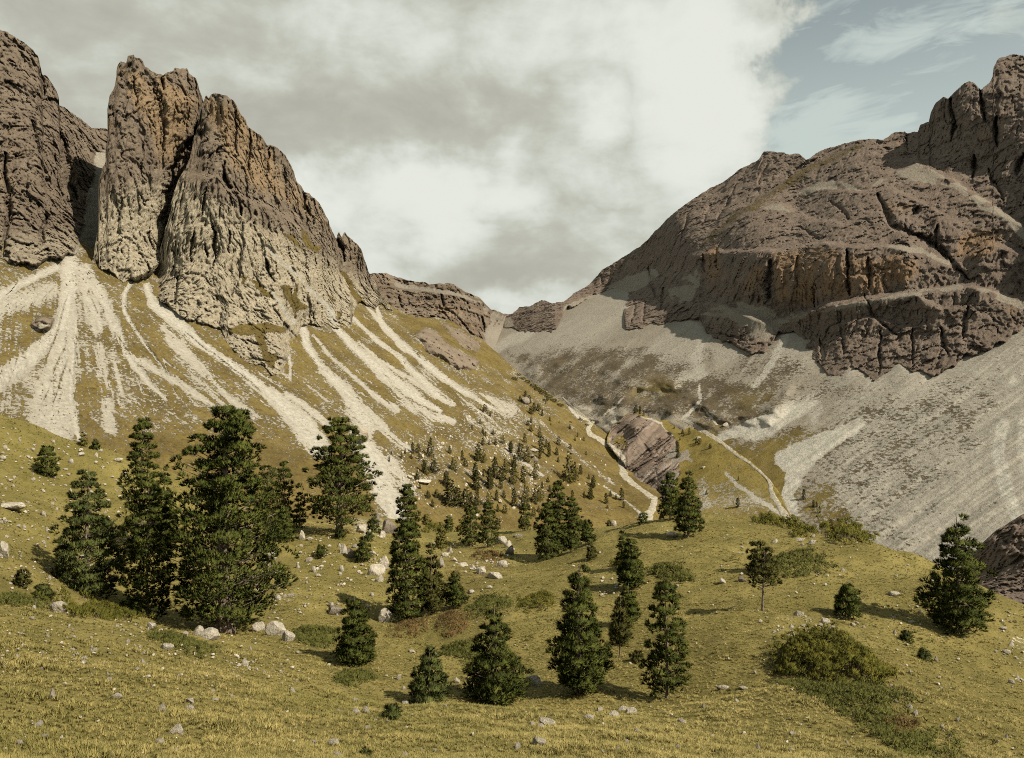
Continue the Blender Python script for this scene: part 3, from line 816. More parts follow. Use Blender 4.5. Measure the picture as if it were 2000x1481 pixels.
def rm_feat(px, py, Y):
    wx, wy = wobble(px, py, 5, 40, 8.0)
    l = ledges(wx, wy, [([(1365, 500), (1409, 495), (1525, 491), (1609, 476), (1651, 484), (1704, 484), (1756, 487), (1809, 501), (1848, 515)], 17, 10, 500),
                        ([(1365, 600), (1409, 600), (1507, 640), (1559, 617), (1648, 595), (1806, 575), (1899, 563), (1956, 585), (2100, 600)], 20, 14, 500),
                        ([(1430, 408), (1497, 404), (1525, 402), (1581, 432), (1640, 440)], 9, 10, 300), ([(1370, 480), (1480, 400), (1560, 342), (1669, 290)], 10, 10, 300),
                        ([(1745, 345), (1790, 322), (1862, 358), (1960, 425), (2060, 480)], 16, 16, 500), ([(1600, 372), (1680, 380), (1745, 372), (1800, 400), (1880, 440)], 9, 9, 260),
                        ([(1640, 540), (1700, 545), (1740, 530)], 6, 8, 200), ([(1790, 580), (1840, 610), (1900, 600)], 10, 10, 200), ([(1860, 520), (1930, 480), (2000, 500), (2100, 520)], 20, 12, 300), ([(1620, 640), (1700, 625), (1780, 640)], 7, 8, 160)])
    c = clefts(wx, wy, [([(1855, 192, 4), (1866, 245, 6), (1862, 275, 4)], 22), ([(1912, 178, 4), (1918, 212, 5), (1925, 240, 4)], 22), ([(1946, 231, 5), (1948, 285, 5)], 24), ([(1904, 305, 6), (1900, 350, 5)], 22), ([(2000, 300, 8), (1985, 345, 6)], 22),
                        ([(1505, 510, 8), (1500, 582, 9)], 24), ([(1654, 486, 4), (1658, 575, 5)], 16), ([(1697, 505, 4), (1697, 565, 4)], 12), ([(1372, 500, 5), (1375, 530, 5)], 18), ([(1397, 490, 3), (1401, 525, 3)], 14), ([(1558, 500, 5), (1556, 560, 6)], 8), ([(1590, 560, 3), (1592, 605, 3)], 8),
                        ([(1714, 378, 6), (1739, 438, 7), (1780, 455, 7), (1830, 480, 7), (1862, 515, 7), (1895, 548, 6)], 16), ([(1795, 405, 6), (1780, 425, 6)], 16), ([(1830, 440, 5), (1832, 490, 5), (1842, 500, 5)], 14),
                        ([(1604, 660, 3), (1608, 705, 4)], 14), ([(1690, 575, 2), (1705, 615, 3), (1760, 660, 3)], 8), ([(1722, 640, 3), (1715, 730, 3)], 8), ([(1640, 610, 2.5), (1650, 690, 3)], 6), ([(1785, 640, 3), (1780, 710, 3)], 8), ([(1835, 640, 5), (1850, 690, 5)], 9), ([(1890, 600, 4), (1880, 660, 4)], 8),
                        ([(1267, 520, 4), (1280, 580, 5)], 14), ([(1298, 560, 4), (1292, 600, 4)], 14), ([(1240, 600, 3), (1235, 632, 3)], 14), ([(1262, 590, 3), (1258, 630, 3)], 10), ([(1404, 650, 3), (1440, 660, 3), (1455, 665, 3)], 8), ([(1770, 268, 3), (1774, 290, 3)], 12), ([(1500, 320, 4), (1480, 360, 4)], 8), ([(1574, 312, 4), (1540, 350, 4)], 8),
                        ([(1440, 360, 3), (1400, 430, 4)], 7), ([(1345, 420, 3), (1330, 470, 3)], 7), ([(1620, 390, 4), (1660, 430, 5)], 8), ([(1560, 440, 4), (1600, 470, 4)], 7), ([(1930, 330, 5), (1960, 390, 4)], 10), ([(1390, 400, 3), (1370, 440, 4)], 7)])
    # two free-standing pillars on the spur above the scree
    p = -7 * (inpoly(wx, wy, [(1214, 590), (1235, 585), (1238, 570), (1262, 568), (1262, 632), (1214, 640)], 7)) - 9 * inpoly(wx, wy, [(1264, 560), (1278, 530), (1300, 525), (1330, 540), (1330, 620), (1264, 630)], 10)
    return l + c + p


def y_rm(px, py):
    b = np.array([(985, 640), (1085, 640), (1150, 580), (1200, 562), (1222, 640), (1300, 622), (1381, 650), (1466, 690), (1559, 650), (1616, 731), (1701, 735), (1822, 731), (1900, 690), (2000, 638), (2160, 560)], float)
    pts = [(x, y, y_right(x, y) - 5) for x, y in b]
    pts += [(1500, 600, 620), (1650, 600, 545), (1800, 575, 505), (1900, 565, 490), (2000, 560, 480), (2160, 480, 450), (1500, 490, 650), (1650, 485, 570), (1800, 490, 530), (1400, 500, 760), (1400, 400, 880), (1300, 431, 1000), (1180, 529, 1090), (1057, 587, 1090), (1500, 300, 880), (1560, 400, 740), (1640, 400, 660),
            (1640, 284, 800), (1749, 257, 760), (1745, 345, 660), (1842, 189, 700), (1900, 330, 610), (1978, 105, 700), (2000, 300, 580), (2000, 450, 500), (1900, 420, 545), (2160, 130, 650), (2160, 300, 530), (1290, 540, 940), (1240, 482, 1060), (1700, 660, 520), (1800, 650, 494)]
    p = np.asarray(pts)
    fit = tps_fit(p[:, :2] / 100., 1000. / p[:, 2], 1e-3)
    return 1000. / np.maximum(tps_eval(fit, np.c_[px, py] / 100.), .6)


relief("rm", "mountain", RM_SKY, RM_BASE, None, 1.95, M_ROCK_B, rm_attrs, rm_feat, rocky(4.3, 36, 5.3, strat=30), jag=(3.4, 34), below=30, seed=7.0, w_fn=y_rm, dive=.0035)

# ---- the right flank: grey scree with tussocks
M_RIGHT = mountain_mat("slope_right", .9, tilt=(1, .7, 1.6), scree=((0.165, 0.145, 0.113), (0.235, 0.208, 0.164)), grass=((0.062, 0.048, 0.028), (0.112, 0.090, 0.056)), lush=((0.085, 0.064, 0.018), (0.16, 0.122, 0.036)), tuft=.95, tuftk=.045, bumpd=.9)
RS_SKY = [(930, 640), (985, 612), (1040, 625), (1080, 620), (1120, 575), (1200, 540), (1280, 505), (1320, 560), (1370, 570), (1420, 610), (1500, 600), (1560, 590), (1600, 640), (1640, 690), (1662, 700), (1700, 710), (1758, 690), (1800, 690), (1850, 690), (1920, 640), (2000, 590), (2160, 500)]
RS_BASE = [(930, 1000), (1300, 1060), (1700, 1150), (2000, 1200), (2160, 1250)]
FANS_R = [[(1602, 778), (1570, 785), (1480, 812), (1402, 848), (1400, 864), (1440, 856), (1478, 862), (1505, 852), (1530, 832), (1600, 792)], [(1690, 822), (1640, 836), (1600, 846), (1560, 862), (1515, 886), (1512, 905), (1535, 925), (1525, 960), (1535, 1005), (1562, 1010), (1552, 965), (1562, 945), (1585, 915), (1615, 885), (1690, 834)], [(1945, 822), (1972, 826), (1962, 890), (1980, 950), (2010, 1030), (1985, 1040), (1950, 960), (1935, 890)], [(1990, 815), (2030, 815), (2040, 960), (2005, 930), (1985, 870)]]
WHITE_R = [([(1600, 770, 8), (1560, 785, 9), (1520, 805, 10)], .6), ([(1680, 825, 8), (1640, 842, 10)], .8),
           ([(1366, 735, 12), (1360, 700, 14), (1370, 668, 8)], .7), ([(1330, 745, 12), (1370, 738, 16), (1320, 756, 6)], .6), ([(1470, 755, 6), (1490, 735, 8), (1515, 700, 9), (1530, 670, 8), (1535, 650, 8)], .75), ([(1545, 650, 14), (1560, 690, 12)], .3),
           ([(1364, 750, 3), (1368, 780, 4), (1352, 800, 4), (1335, 820, 5), (1385, 850, 4), (1420, 880, 4)], .85), ([(1368, 790, 2), (1400, 830, 2)], .8), ([(1585, 812, 7), (1600, 795, 9), (1590, 825, 6)], .6),
           ([(1960, 830, 14), (1948, 880, 13), (1960, 940, 14), (1985, 1000, 14), (2000, 1030, 12)], .9), ([(2010, 820, 12), (1995, 880, 12), (2010, 940, 20)], .8), ([(1900, 850, 6), (1860, 910, 8), (1800, 985, 8)], .35), ([(1860, 950, 30), (1900, 1000, 36), (1940, 1030, 30)], .3),
           ([(1980, 738, 5), (1975, 750, 6), (1990, 745, 4)], .9), ([(960, 688, 8), (990, 670, 10), (1030, 650, 12), (1045, 640, 8)], .6), ([(1175, 815, 2), (1195, 800, 2.5), (1215, 780, 2)], .75), ([(1120, 790, 2), (1150, 800, 2), (1180, 815, 2)], .6), ([(1440, 610, 14), (1420, 640, 14)], .2),
           ([(1100, 645, 16), (1180, 600, 18), (1260, 550, 16)], .22), ([(1260, 690, 3), (1290, 670, 6)], .4), ([(1190, 800, 3), (1205, 820, 3), (1175, 835, 2)], .8)]


def right_attrs(px, py):
    wx, wy = wobble(px, py, 5, 26, 9.0)
    w = np.zeros(len(px))
    for pts, v in WHITE_R:
        w = np.maximum(w, v * streak(wx, wy, pts, .5))
    for f in FANS_R:
        w = np.maximum(w, inpoly(wx, wy, f, 4))
    run = fbm(np.c_[px * .67 + py + 7 * fbm(np.c_[px, py, np.zeros(len(px))], (80, 80, 10), 2, 9.1), (px - py) * .1, np.zeros(len(px))], (9, 22, 10), 4, 9.2)
    run_s = fbm(np.c_[px * 1.3 + py + 9 * fbm(np.c_[px, py, np.zeros(len(px))], (60, 60, 10), 2, 9.6), (px - py) * .1, np.zeros(len(px))], (13, 22, 10), 3, 9.7)
    left_part = sstep(px, 1640, 1480)
    run = run * (1 - left_part) + run_s * left_part
    w = np.maximum(w, .42 * sstep(run, .12, .5) * inpoly(px, py, [(1000, 640), (1300, 600), (1560, 650), (1760, 715), (2160, 560), (2160, 1100), (1700, 1000), (1560, 840), (1300, 780), (1050, 720)], 40))
    for poly, v, s in (([(1640, 800), (1760, 735), (2000, 650), (2160, 600), (2160, 1200), (1700, 1080), (1600, 960)], .46, 40), ([(1355, 612), (1376, 640), (1385, 690), (1330, 745), (1255, 700), (1300, 650)], .34, 12), ([(1100, 640), (1200, 570), (1290, 530), (1240, 610), (1150, 680), (1000, 685)], .3, 18),
                       ([(1758, 706), (1790, 730), (1720, 790), (1620, 800), (1680, 750)], .4, 10), ([(1660, 716), (1690, 735), (1640, 760), (1600, 760)], .34, 8), ([(1525, 640), (1565, 650), (1590, 720), (1540, 740), (1510, 690)], .3, 10), ([(1385, 675), (1470, 690), (1400, 720)], .3, 8), ([(1580, 850), (1680, 790), (1620, 900)], .2, 20)):
        w = np.maximum(w, v * inpoly(wx, wy, poly, s))
    g = np.full(len(px), .05)
    for poly, v, s in (([(990, 690), (1060, 690), (1180, 670), (1260, 690), (1330, 700), (1350, 720), (1300, 760), (1330, 800), (1240, 790), (1180, 830), (1130, 810), (1060, 760)], .74, 26), ([(1100, 740), (1200, 730), (1330, 760), (1390, 790), (1500, 790), (1560, 760), (1470, 830), (1400, 840), (1330, 815), (1200, 800)], .78, 20),
                       ([(1230, 755), (1330, 745), (1320, 765), (1240, 770)], .95, 8), ([(1420, 770), (1500, 765), (1540, 785), (1450, 800)], .8, 12), ([(1460, 700), (1540, 690), (1580, 760), (1560, 790), (1460, 790), (1400, 740)], .6, 20), ([(1290, 740), (1400, 730), (1470, 760), (1480, 830), (1400, 835), (1310, 800)], .78, 16), ([(1130, 690), (1250, 680), (1350, 715), (1340, 745), (1200, 740)], .66, 16), ([(1440, 690), (1520, 660), (1590, 720), (1640, 740), (1600, 800), (1500, 800), (1430, 760)], .42, 20),
                       ([(1150, 830), (1200, 850), (1300, 980), (1310, 1060), (1150, 1060)], .9, 10), ([(1340, 820), (1420, 850), (1480, 880), (1560, 900), (1560, 1010), (1520, 1010), (1400, 900)], .95, 14), ([(1410, 862), (1480, 862), (1540, 835), (1600, 830), (1540, 890), (1520, 930), (1470, 900)], .8, 12), ([(1560, 840), (1700, 790), (1800, 750), (1700, 850), (1620, 960), (1570, 1000), (1555, 920)], .46, 30),
                       ([(1560, 960), (1620, 930), (1680, 1010), (1700, 1060), (1600, 1040), (1555, 1000)], .6, 20), ([(1620, 900), (1720, 800), (1850, 740), (1950, 720), (1960, 790), (1900, 870), (1800, 960), (1700, 1010), (1640, 980)], .40, 30), ([(1600, 980), (1720, 1000), (1820, 1060), (1700, 1060)], .36, 24),
                       ([(1620, 760), (1720, 745), (1780, 735), (1700, 790), (1620, 820)], .3, 18), ([(1780, 1000), (1840, 960), (1830, 1040)], .3, 18), ([(1380, 670), (1400, 690), (1390, 720), (1350, 715)], .3, 8), ([(1720, 850), (1800, 830), (1830, 870), (1760, 930), (1720, 920)], .4, 24)):
        g = np.maximum(g, v * inpoly(wx, wy, poly, s))
    lump = fbm(np.c_[px, py * 1.5, np.zeros(len(px))], (46, 46, 10), 4, 9.9)
    g = g * np.clip(1 + (.9 * lump - .55 * run) * (g < .85), .15, 1.35)
    band = fbm(np.c_[px + (py - 700) * 1.4, (py - 700), np.zeros(len(px))], (26, 150, 10), 3, 9.4)
    g = g * (.8 + .5 * band)
    g = np.clip(g * (1 - np.clip((w - .5) * 2.2, 0, 1)), 0, 1)
    lush = np.zeros(len(px))
    for poly in ([(1130, 820), (1200, 840), (1310, 985), (1310, 1080), (1130, 1080)], [(1310, 815), (1420, 845), (1540, 835), (1620, 830), (1560, 900), (1570, 1020), (1500, 1030), (1390, 900)], [(1235, 752), (1330, 745), (1320, 768), (1240, 772)], [(1560, 960), (1620, 930), (1680, 1010), (1720, 1070), (1600, 1050), (1555, 1000)]):
        lush = np.maximum(lush, inpoly(wx, wy, poly, 22))
    lush = np.maximum(lush, .5 * inpoly(wx, wy, [(1420, 765), (1500, 760), (1545, 785), (1450, 805)], 18))
    return dict(lush=lush, grass=g, scree=np.ones(len(px)), white=np.clip(w + .1 * sstep(band, .1, .6) * sstep(py, 760, 900), 0, 1), ochre=np.zeros(len(px)) - .3)


def y_rs(px, py):
    y = y_right(px, py)
    hum = inpoly(px, py, [(990, 700), (1060, 690), (1330, 740), (1400, 800), (1480, 800), (1540, 760), (1520, 820), (1400, 850), (1150, 830)], 25)
    P = np.c_[px, py * 1.6, np.zeros(len(px))]
    y = y - hum * 20 * (fbm(P, (55, 55, 10), 3, 18.3) + .3)
    # cones of scree under the gullies
    for ax, ay, r in ((1758, 711, 70), (1660, 719, 50), (1362, 613, 60), (1520, 640, 60)):
        y = y - 6 * np.exp(-((px - ax) / (22 + .8 * np.maximum(py - ay, 0))) ** 2) * np.exp(-(np.maximum(py - ay, 0) / r) ** 2)
    y = y + 34 * inpoly(px, py, [(1150, 835), (1225, 905), (1300, 985), (1320, 1060), (1150, 1080)], 22)
    return np.clip(y, 90, 1400)


def right_disp(P, px, py, at):
    f = fbm(np.c_[px + (py - 700) * 1.4, (py - 700), np.zeros(len(px))], (40, 160, 10), 3, 19.0)
    r = fbm(np.c_[px * .67 + py, (px - py) * .1, np.zeros(len(px))], (16, 26, 10), 3, 19.5)
    return 1.1 * r + 2.2 * fbm(P, (45, 45, 45), 3, 20.0) + .7 * fbm(P, (6, 6, 6), 3, 21.0) + 2.5 * f


relief("right", "scree_slope", RS_SKY, RS_BASE, None, 2.3, M_RIGHT, right_attrs, None, right_disp, jag=(1.0, 30), below=30, seed=9.0, w_fn=y_rs)

# ---- the spur between stream and path, its near side a bare bank of red-brown earth
M_BANK = mountain_mat("earth_bank", 1.2, rock=((0.125, 0.094, 0.072), (0.20, 0.156, 0.122)), ochre=(0.235, 0.19, 0.155), grass=((0.125, 0.098, 0.026), (0.205, 0.158, 0.045)), bumpd=.8)
SP_SKY = [(1186, 856), (1196, 832), (1215, 815), (1232, 804), (1246, 804), (1262, 812), (1290, 822), (1324, 822), (1350, 835), (1400, 862), (1450, 890), (1490, 925), (1520, 960), (1540, 1000), (1556, 1030)]
SP_BASE = [(1186, 862), (1205, 885), (1222, 905), (1226, 925), (1250, 945), (1282, 966), (1312, 1044), (1556, 1060)]


def spur_attrs(px, py):
    wx, wy = wobble(px, py, 6, 16, 10.0)
    bare = inpoly(wx, wy, [(1194, 834), (1215, 815), (1238, 803), (1250, 812), (1300, 838), (1322, 862), (1327, 900), (1325, 930), (1305, 965), (1296, 990), (1270, 985), (1220, 930), (1205, 890), (1190, 860)], 3)
    pale = inpoly(wx, wy, [(1360, 940), (1375, 930), (1390, 990), (1360, 1010)], 8) * .5 + .35 * inpoly(wx, wy, [(1390, 950), (1440, 930), (1530, 990), (1540, 1020), (1390, 1020)], 20) + .8 * streak(wx, wy, [(1250, 812, 2), (1290, 828, 2), (1312, 850, 2), (1322, 870, 2)], .6)
    pale = pale + .7 * streak(wx, wy, [(1418, 925, 3), (1440, 945, 3), (1480, 975, 4), (1520, 1000, 4)], .6) + .6 * streak(wx, wy, [(1330, 890, 4), (1350, 900, 4)], .6)
    lower = inpoly(wx, wy, [(1196, 852), (1216, 850), (1230, 872), (1214, 880), (1200, 868)], 4) * .6
    g = np.clip((.9 - pale) * (1 - bare) + lower, 0, 1)
    s = (px - 1200) * .62 + (py - 800) * .78
    along = (px - 1200) * .78 - (py - 800) * .62
    band = fbm(np.c_[s + 6 * fbm(np.c_[px, py, np.zeros(len(px))], (20, 20, 10), 2, 10.4), along * .12, np.zeros(len(px))], (9, 12, 10), 3, 10.7)
    return dict(grass=g, scree=np.clip(1 - 1.6 * bare, 0, 1), white=np.where(bare > .5, 0, pale * .5), ochre=.3 + 1.1 * band, bare=bare)


def spur_disp(P, px, py, at):
    # ribs running down the bank towards the stream
    s = (px - 1200) * .62 + (py - 800) * .78
    along = (px - 1200) * .78 - (py - 800) * .62
    q = np.c_[s + 5 * fbm(P, (20, 20, 20), 2, 22.0), along * .13, np.zeros(len(px))]
    rib = fbm(q, (20, 18, 10), 4, 23.0, ridged=True)
    q2 = np.c_[s + 9 * fbm(P, (26, 26, 26), 3, 27.0), along * .2, np.zeros(len(px))]
    gul = np.exp(-(fbm(q2, (13, 40, 10), 3, 28.0) / .11) ** 2)
    return at['bare'] * (3.2 * fbm(q2, (30, 26, 10), 3, 23.0, ridged=True) + 4.2 * gul + 1.0 * blocks(P, (8, 8, 8), 2.0) + .9 * fbm(P, (3, 3, 3), 4, 29.0, gain=.7) - 2) + .5 * fbm(P, (5, 5, 5), 3, 24.0) + (1 - at['bare']) * 1.6 * fbm(P, (24, 24, 24), 2, 25.0)


relief("spur", "earth_bank", SP_SKY, SP_BASE,
       [(1186, 862, 516), (1205, 885, 497), (1222, 905, 489), (1226, 925, 480), (1250, 945, 464), (1290, 970, 443), (1290, 1040, 385), (1420, 1040, 362), (1556, 1060, 338), (1215, 815, 548), (1246, 804, 556), (1290, 828, 524), (1322, 862, 496), (1327, 900, 470), (1322, 940, 446), (1300, 1000, 412),
        (1350, 835, 508), (1400, 862, 472), (1450, 890, 441), (1490, 925, 413), (1520, 960, 390), (1540, 1000, 368), (1400, 950, 420), (1380, 900, 453), (1370, 990, 400), (1460, 990, 382), (1260, 870, 500), (1280, 900, 478), (1290, 935, 455), (1203, 848, 530), (1245, 835, 514)],
       1.6, M_BANK, spur_attrs, None, spur_disp, jag=(2.6, 18), below=5, seed=10.0)

# ---- a second bare bank at the right edge, behind the knoll
M_BANK2 = mountain_mat("dark_bank", 4.0, rock=((0.11, 0.085, 0.066), (0.19, 0.145, 0.115)), ochre=(0.16, 0.11, 0.08), bumpd=1.2)
relief("bank2", "earth_bank", [(1880, 1120), (1905, 1080), (1920, 1062), (1945, 1040), (1970, 1024), (2000, 1006), (2100, 960), (2200, 940)], [(1880, 1190), (2000, 1330), (2200, 1450)],
       [(1880, 1150, 150), (1920, 1062, 152), (2000, 1006, 150), (2200, 940, 140), (1900, 1190, 128), (2000, 1330, 100), (2200, 1450, 80), (2000, 1150, 132), (2100, 1150, 122)],
       3.0, M_BANK2, lambda px, py: dict(grass=np.zeros(len(px)), scree=np.zeros(len(px)), white=np.zeros(len(px)), ochre=np.zeros(len(px)) + .1), None,
       rocky(1.6, 9, 3.9, scree_damp=False), jag=(2, 30), below=30, seed=11.0)

# ---- the near meadow: one height field from under the camera to beyond the knoll
NEAR_PX = [(0, 1481, 13), (300, 1481, 13.5), (650, 1481, 15), (1000, 1481, 16), (1400, 1481, 17.5), (1700, 1475, 21), (2000, 1481, 25), (350, 1380, 18.5), (0, 1300, 21.5), (900, 1390, 26), (650, 1378, 26), (1300, 1397, 26), (1150, 1393, 25.5), (400, 1320, 25),
           (840, 1375, 33), (960, 1380, 34), (1130, 1352, 36.5), (1300, 1366, 35), (690, 1297, 40), (0, 1190, 34), (250, 1232, 36), (440, 1240, 50), (330, 1215, 52), (170, 1172, 55), (0, 1000, 60), (0, 815, 85), (100, 852, 88), (200, 886, 88), (95, 928, 80), (330, 950, 86), (50, 1100, 52), (450, 1000, 88),
           (665, 1037, 85), (560, 1040, 85), (530, 1090, 75), (600, 1150, 62), (540, 1215, 54), (620, 1250, 46), (740, 1120, 72), (730, 1220, 54), (791, 1214, 58), (880, 1190, 58), (880, 1100, 78), (950, 1130, 68), (930, 1066, 110), (860, 1042, 140), (740, 1012, 130), (1025, 1036, 112),
           (770, 1290, 43), (860, 1250, 47), (1000, 1240, 46), (1050, 1180, 55), (1100, 1096, 88), (1000, 1120, 75), (1210, 1282, 42), (1230, 1180, 54), (1310, 1120, 60), (1150, 1062, 86), (1200, 1032, 100), (1370, 1008, 95), (1335, 1046, 82), (1480, 1020, 90), (1540, 1100, 62), (1490, 1192, 47), (1660, 1207, 46),
           (1650, 1056, 78), (1800, 1092, 65), (1700, 1122, 58), (1870, 1236, 45), (1948, 1182, 50), (2000, 1250, 46), (2000, 1340, 38), (1630, 1322, 33), (1700, 1420, 25), (1850, 1400, 27), (1450, 1302, 36), (1350, 1252, 41)]
NEAR_W = [(0, 0, -1.7), (-8, 0, -.3), (8, 0, -2.6), (0, 6, -3.9), (-6, 6, -3.1), (8, 7, -4.8), (0, -10, .6), (-16, -6, 1.2), (20, -4, -5), (25, 8, -7.5), (-25, 10, -3.0), (-40, 30, -4.5), (25, 118, -23), (50, 108, -27), (12, 135, -27), (52, 82, -22), (72, 75, -28), (75, 50, -25), (46, 58, -20), (62, 42, -22), (45, 25, -18),
          (-75, 112, -9), (-58, 112, -13), (-36, 118, -19), (-90, 95, -4), (-72, 70, -1), (-70, 45, -2.5), (0, 170, -29), (-22, 165, -28.5), (40, 170, -36), (0, 215, -48), (-60, 190, -46), (60, 190, -46), (-110, 150, -26), (90, 120, -40)]
_n = [unproj(a, b, y) for a, b, y in NEAR_PX]
_pts = np.array([(p[0], p[1], p[2]) for p in _n] + NEAR_W, float)
_nfit = tps_fit(_pts[:, :2] / 10., _pts[:, 2], .012)


def near_rough(x, y):
    P = np.c_[x, y, np.zeros(len(x))]
    r = np.hypot(x, y)
    far = sstep(r, 10, 40)
    out = .8 * far * fbm(P, (11, 8, 1e6), 3, 30.0) + .25 * fbm(P, (2.3, 1.9, 1e6), 3, 31.0) * (.5 + .8 * far)
    # cattle steps: small terraces along the slope
    out += .26 * far * np.abs(fbm(P + np.c_[0 * x, 1.2 * fbm(P, (6, 6, 1e6), 2, 35.0), 0 * x], (9, 1.9, 1e6), 2, 32.0))
    return out + .045 * fbm(P, (.5, .5, 1e6), 2, 33.0)


NA = np.linspace(-.78, .78, 540)
NR = np.geomspace(2.5, 215.0, 390)


def near_build():
    x = (NR[:, None] * np.sin(NA)[None]).ravel()
    y = (NR[:, None] * np.cos(NA)[None]).ravel()
    z = tps_eval(_nfit, np.c_[x, y] / 10.) + near_rough(x, y)
    px, py = CX + F * x / y, HY - F * z / y
    wx, wy = wobble(px, py, 14, 60, 12.0)
    brown = np.zeros(len(x))
    for poly, v in (([(840, 1060), (1000, 1070), (1010, 1120), (950, 1150), (900, 1230), (820, 1240), (760, 1250), (860, 1160)], .55), ([(1000, 1080), (1180, 1100), (1190, 1200), (1060, 1220), (990, 1130)], .3), ([(560, 1000), (740, 1000), (700, 1060), (560, 1060)], .5), ([(480, 1090), (600, 1060), (760, 1130), (760, 1200), (500, 1200)], .25),
                    ([(900, 1240), (1180, 1180), (1240, 1290), (1000, 1330), (880, 1300)], .3), ([(540, 1240), (700, 1280), (640, 1330), (560, 1290)], .22), ([(1850, 1240), (1990, 1330), (2000, 1481), (1900, 1420)], .22)):
        brown = np.maximum(brown, v * inpoly(wx, wy, poly, 24))
    pale = np.zeros(len(x))
    for poly, v in (([(1945, 1170), (1970, 1200), (2010, 1240), (2040, 1330), (2010, 1350), (1960, 1260)], .42), ([(1950, 1270), (1990, 1320), (2000, 1350), (1960, 1310)], .5), ([(1480, 1200), (1560, 1185), (1630, 1215), (1640, 1240), (1560, 1235)], .4), ([(680, 1000), (760, 1010), (790, 1040), (720, 1060), (680, 1040)], .5),
                    ([(1150, 1130), (1220, 1120), (1210, 1160), (1170, 1175)], .4), ([(860, 1080), (960, 1070), (1000, 1110), (940, 1130)], .35), ([(0, 840), (200, 890), (330, 950), (300, 1010), (0, 980)], .2), ([(0, 1180), (200, 1190), (320, 1240), (250, 1300), (80, 1290)], .2), ([(1020, 1370), (1270, 1370), (1270, 1390), (1020, 1400)], .1)):
        pale = np.maximum(pale, v * inpoly(wx, wy, poly, 18))
    V = np.c_[x, y, z]
    o = structure(mesh_grid("meadow", V, len(NR), len(NA), dict(brown=brown, pale=pale), meadow_mat()))
    return z.reshape(len(NR), len(NA)), pale.reshape(len(NR), len(NA)), brown.reshape(len(NR), len(NA))


NZ, NPALE, NBROWN = near_build()


def near_z(x, y, grid=None):
    x = np.atleast_1d(np.asarray(x, float)); y = np.atleast_1d(np.asarray(y, float))
    g = NZ if grid is None else grid
    r = np.clip(np.log(np.hypot(x, y) / NR[0]) / np.log(NR[-1] / NR[0]) * (len(NR) - 1), 0, len(NR) - 1.001)
    a = np.clip((np.arctan2(x, y) - NA[0]) / (NA[-1] - NA[0]) * (len(NA) - 1), 0, len(NA) - 1.001)
    i, j = r.astype(int), a.astype(int)
    f, k = r - i, a - j
    return (g[i, j] * (1 - k) + g[i, j + 1] * k) * (1 - f) + (g[i + 1, j] * (1 - k) + g[i + 1, j + 1] * k) * f


_RY = np.geomspace(6, 205, 1400)


def at_near(px, py, hint=None):
    """first point of the meadow seen along the sight line of a pixel (or the crossing nearest a hinted distance)"""
    x = (px - CX) / F * _RY; z = (HY - py) / F * _RY
    d = z - near_z(x, _RY)
    c = np.nonzero((d[:-1] > 0) & (d[1:] <= 0))[0]
    if len(c) == 0:
        y = hint or _RY[np.argmin(np.abs(d))]
    else:
        i = c[0] if hint is None else c[np.argmin(np.abs(_RY[c] - hint))]
        y = _RY[i] + (_RY[i + 1] - _RY[i]) * d[i] / (d[i] - d[i + 1])
    x = (px - CX) / F * y
    return np.array([x, y, near_z(x, y)[0]])

# ------------------------------------------------------------------ trees and shrubs
def tri_mesh(name, V, mats, vn=None, attrs=None, midx=None):
    """V: (n,3,3) loose triangles"""
    me = bpy.data.meshes.new(name)
    n = len(V)
    me.vertices.add(n * 3)
    me.vertices.foreach_set('co', V.astype(np.float32).ravel())
    me.loops.add(n * 3)
    me.loops.foreach_set('vertex_index', np.arange(n * 3, dtype=np.int32))
    me.polygons.add(n)
    me.polygons.foreach_set('loop_start', np.arange(0, n * 3, 3, dtype=np.int32))
    me.polygons.foreach_set('use_smooth', np.full(n, vn is not None))
    for m in mats:
        me.materials.append(m)
    if midx is not None:
        me.polygons.foreach_set('material_index', midx.astype(np.int32))
    me.update()
    for k, v in (attrs or {}).items():
        a = me.attributes.new(k, 'FLOAT', 'POINT')
        a.data.foreach_set('value', np.repeat(v, 3).astype(np.float32))
    if vn is not None:
        me.normals_split_custom_set_from_vertices(np.repeat(vn, 3, 0).tolist())
    return me


def unit(v):
    return v / (np.linalg.norm(v, axis=-1, keepdims=True) + 1e-9)


def needle_tris(C, A, L, W, K, rng, spread=.75, out=None):
    """K needle bundles round each of the tuft centres C with axis A, length L, width W; out: shading normal"""
    n = len(C)
    C = np.repeat(C, K, 0); A = np.repeat(A, K, 0); L = np.repeat(L, K) * rng.uniform(.7, 1.15, n * K); W = np.repeat(W, K)
    r = rng.normal(size=(n * K, 3))
    d = unit(A + spread * unit(r))
    side = unit(np.cross(d, rng.normal(size=(n * K, 3))))
    b = C - d * (L * .15)[:, None]
    t = C + d * L[:, None]
    V = np.stack([b - side * W[:, None] * .5, b + side * W[:, None] * .5, t], 1)
    if out is not None:
        nr = unit(.75 * np.repeat(out, K, 0) + .7 * d + .25 * r)
        fn = np.cross(V[:, 1] - V[:, 0], V[:, 2] - V[:, 0])
        flip = (fn * nr).sum(1) < 0
        V[flip] = V[flip][:, [1, 0, 2]]
        return V, nr
    return V, None


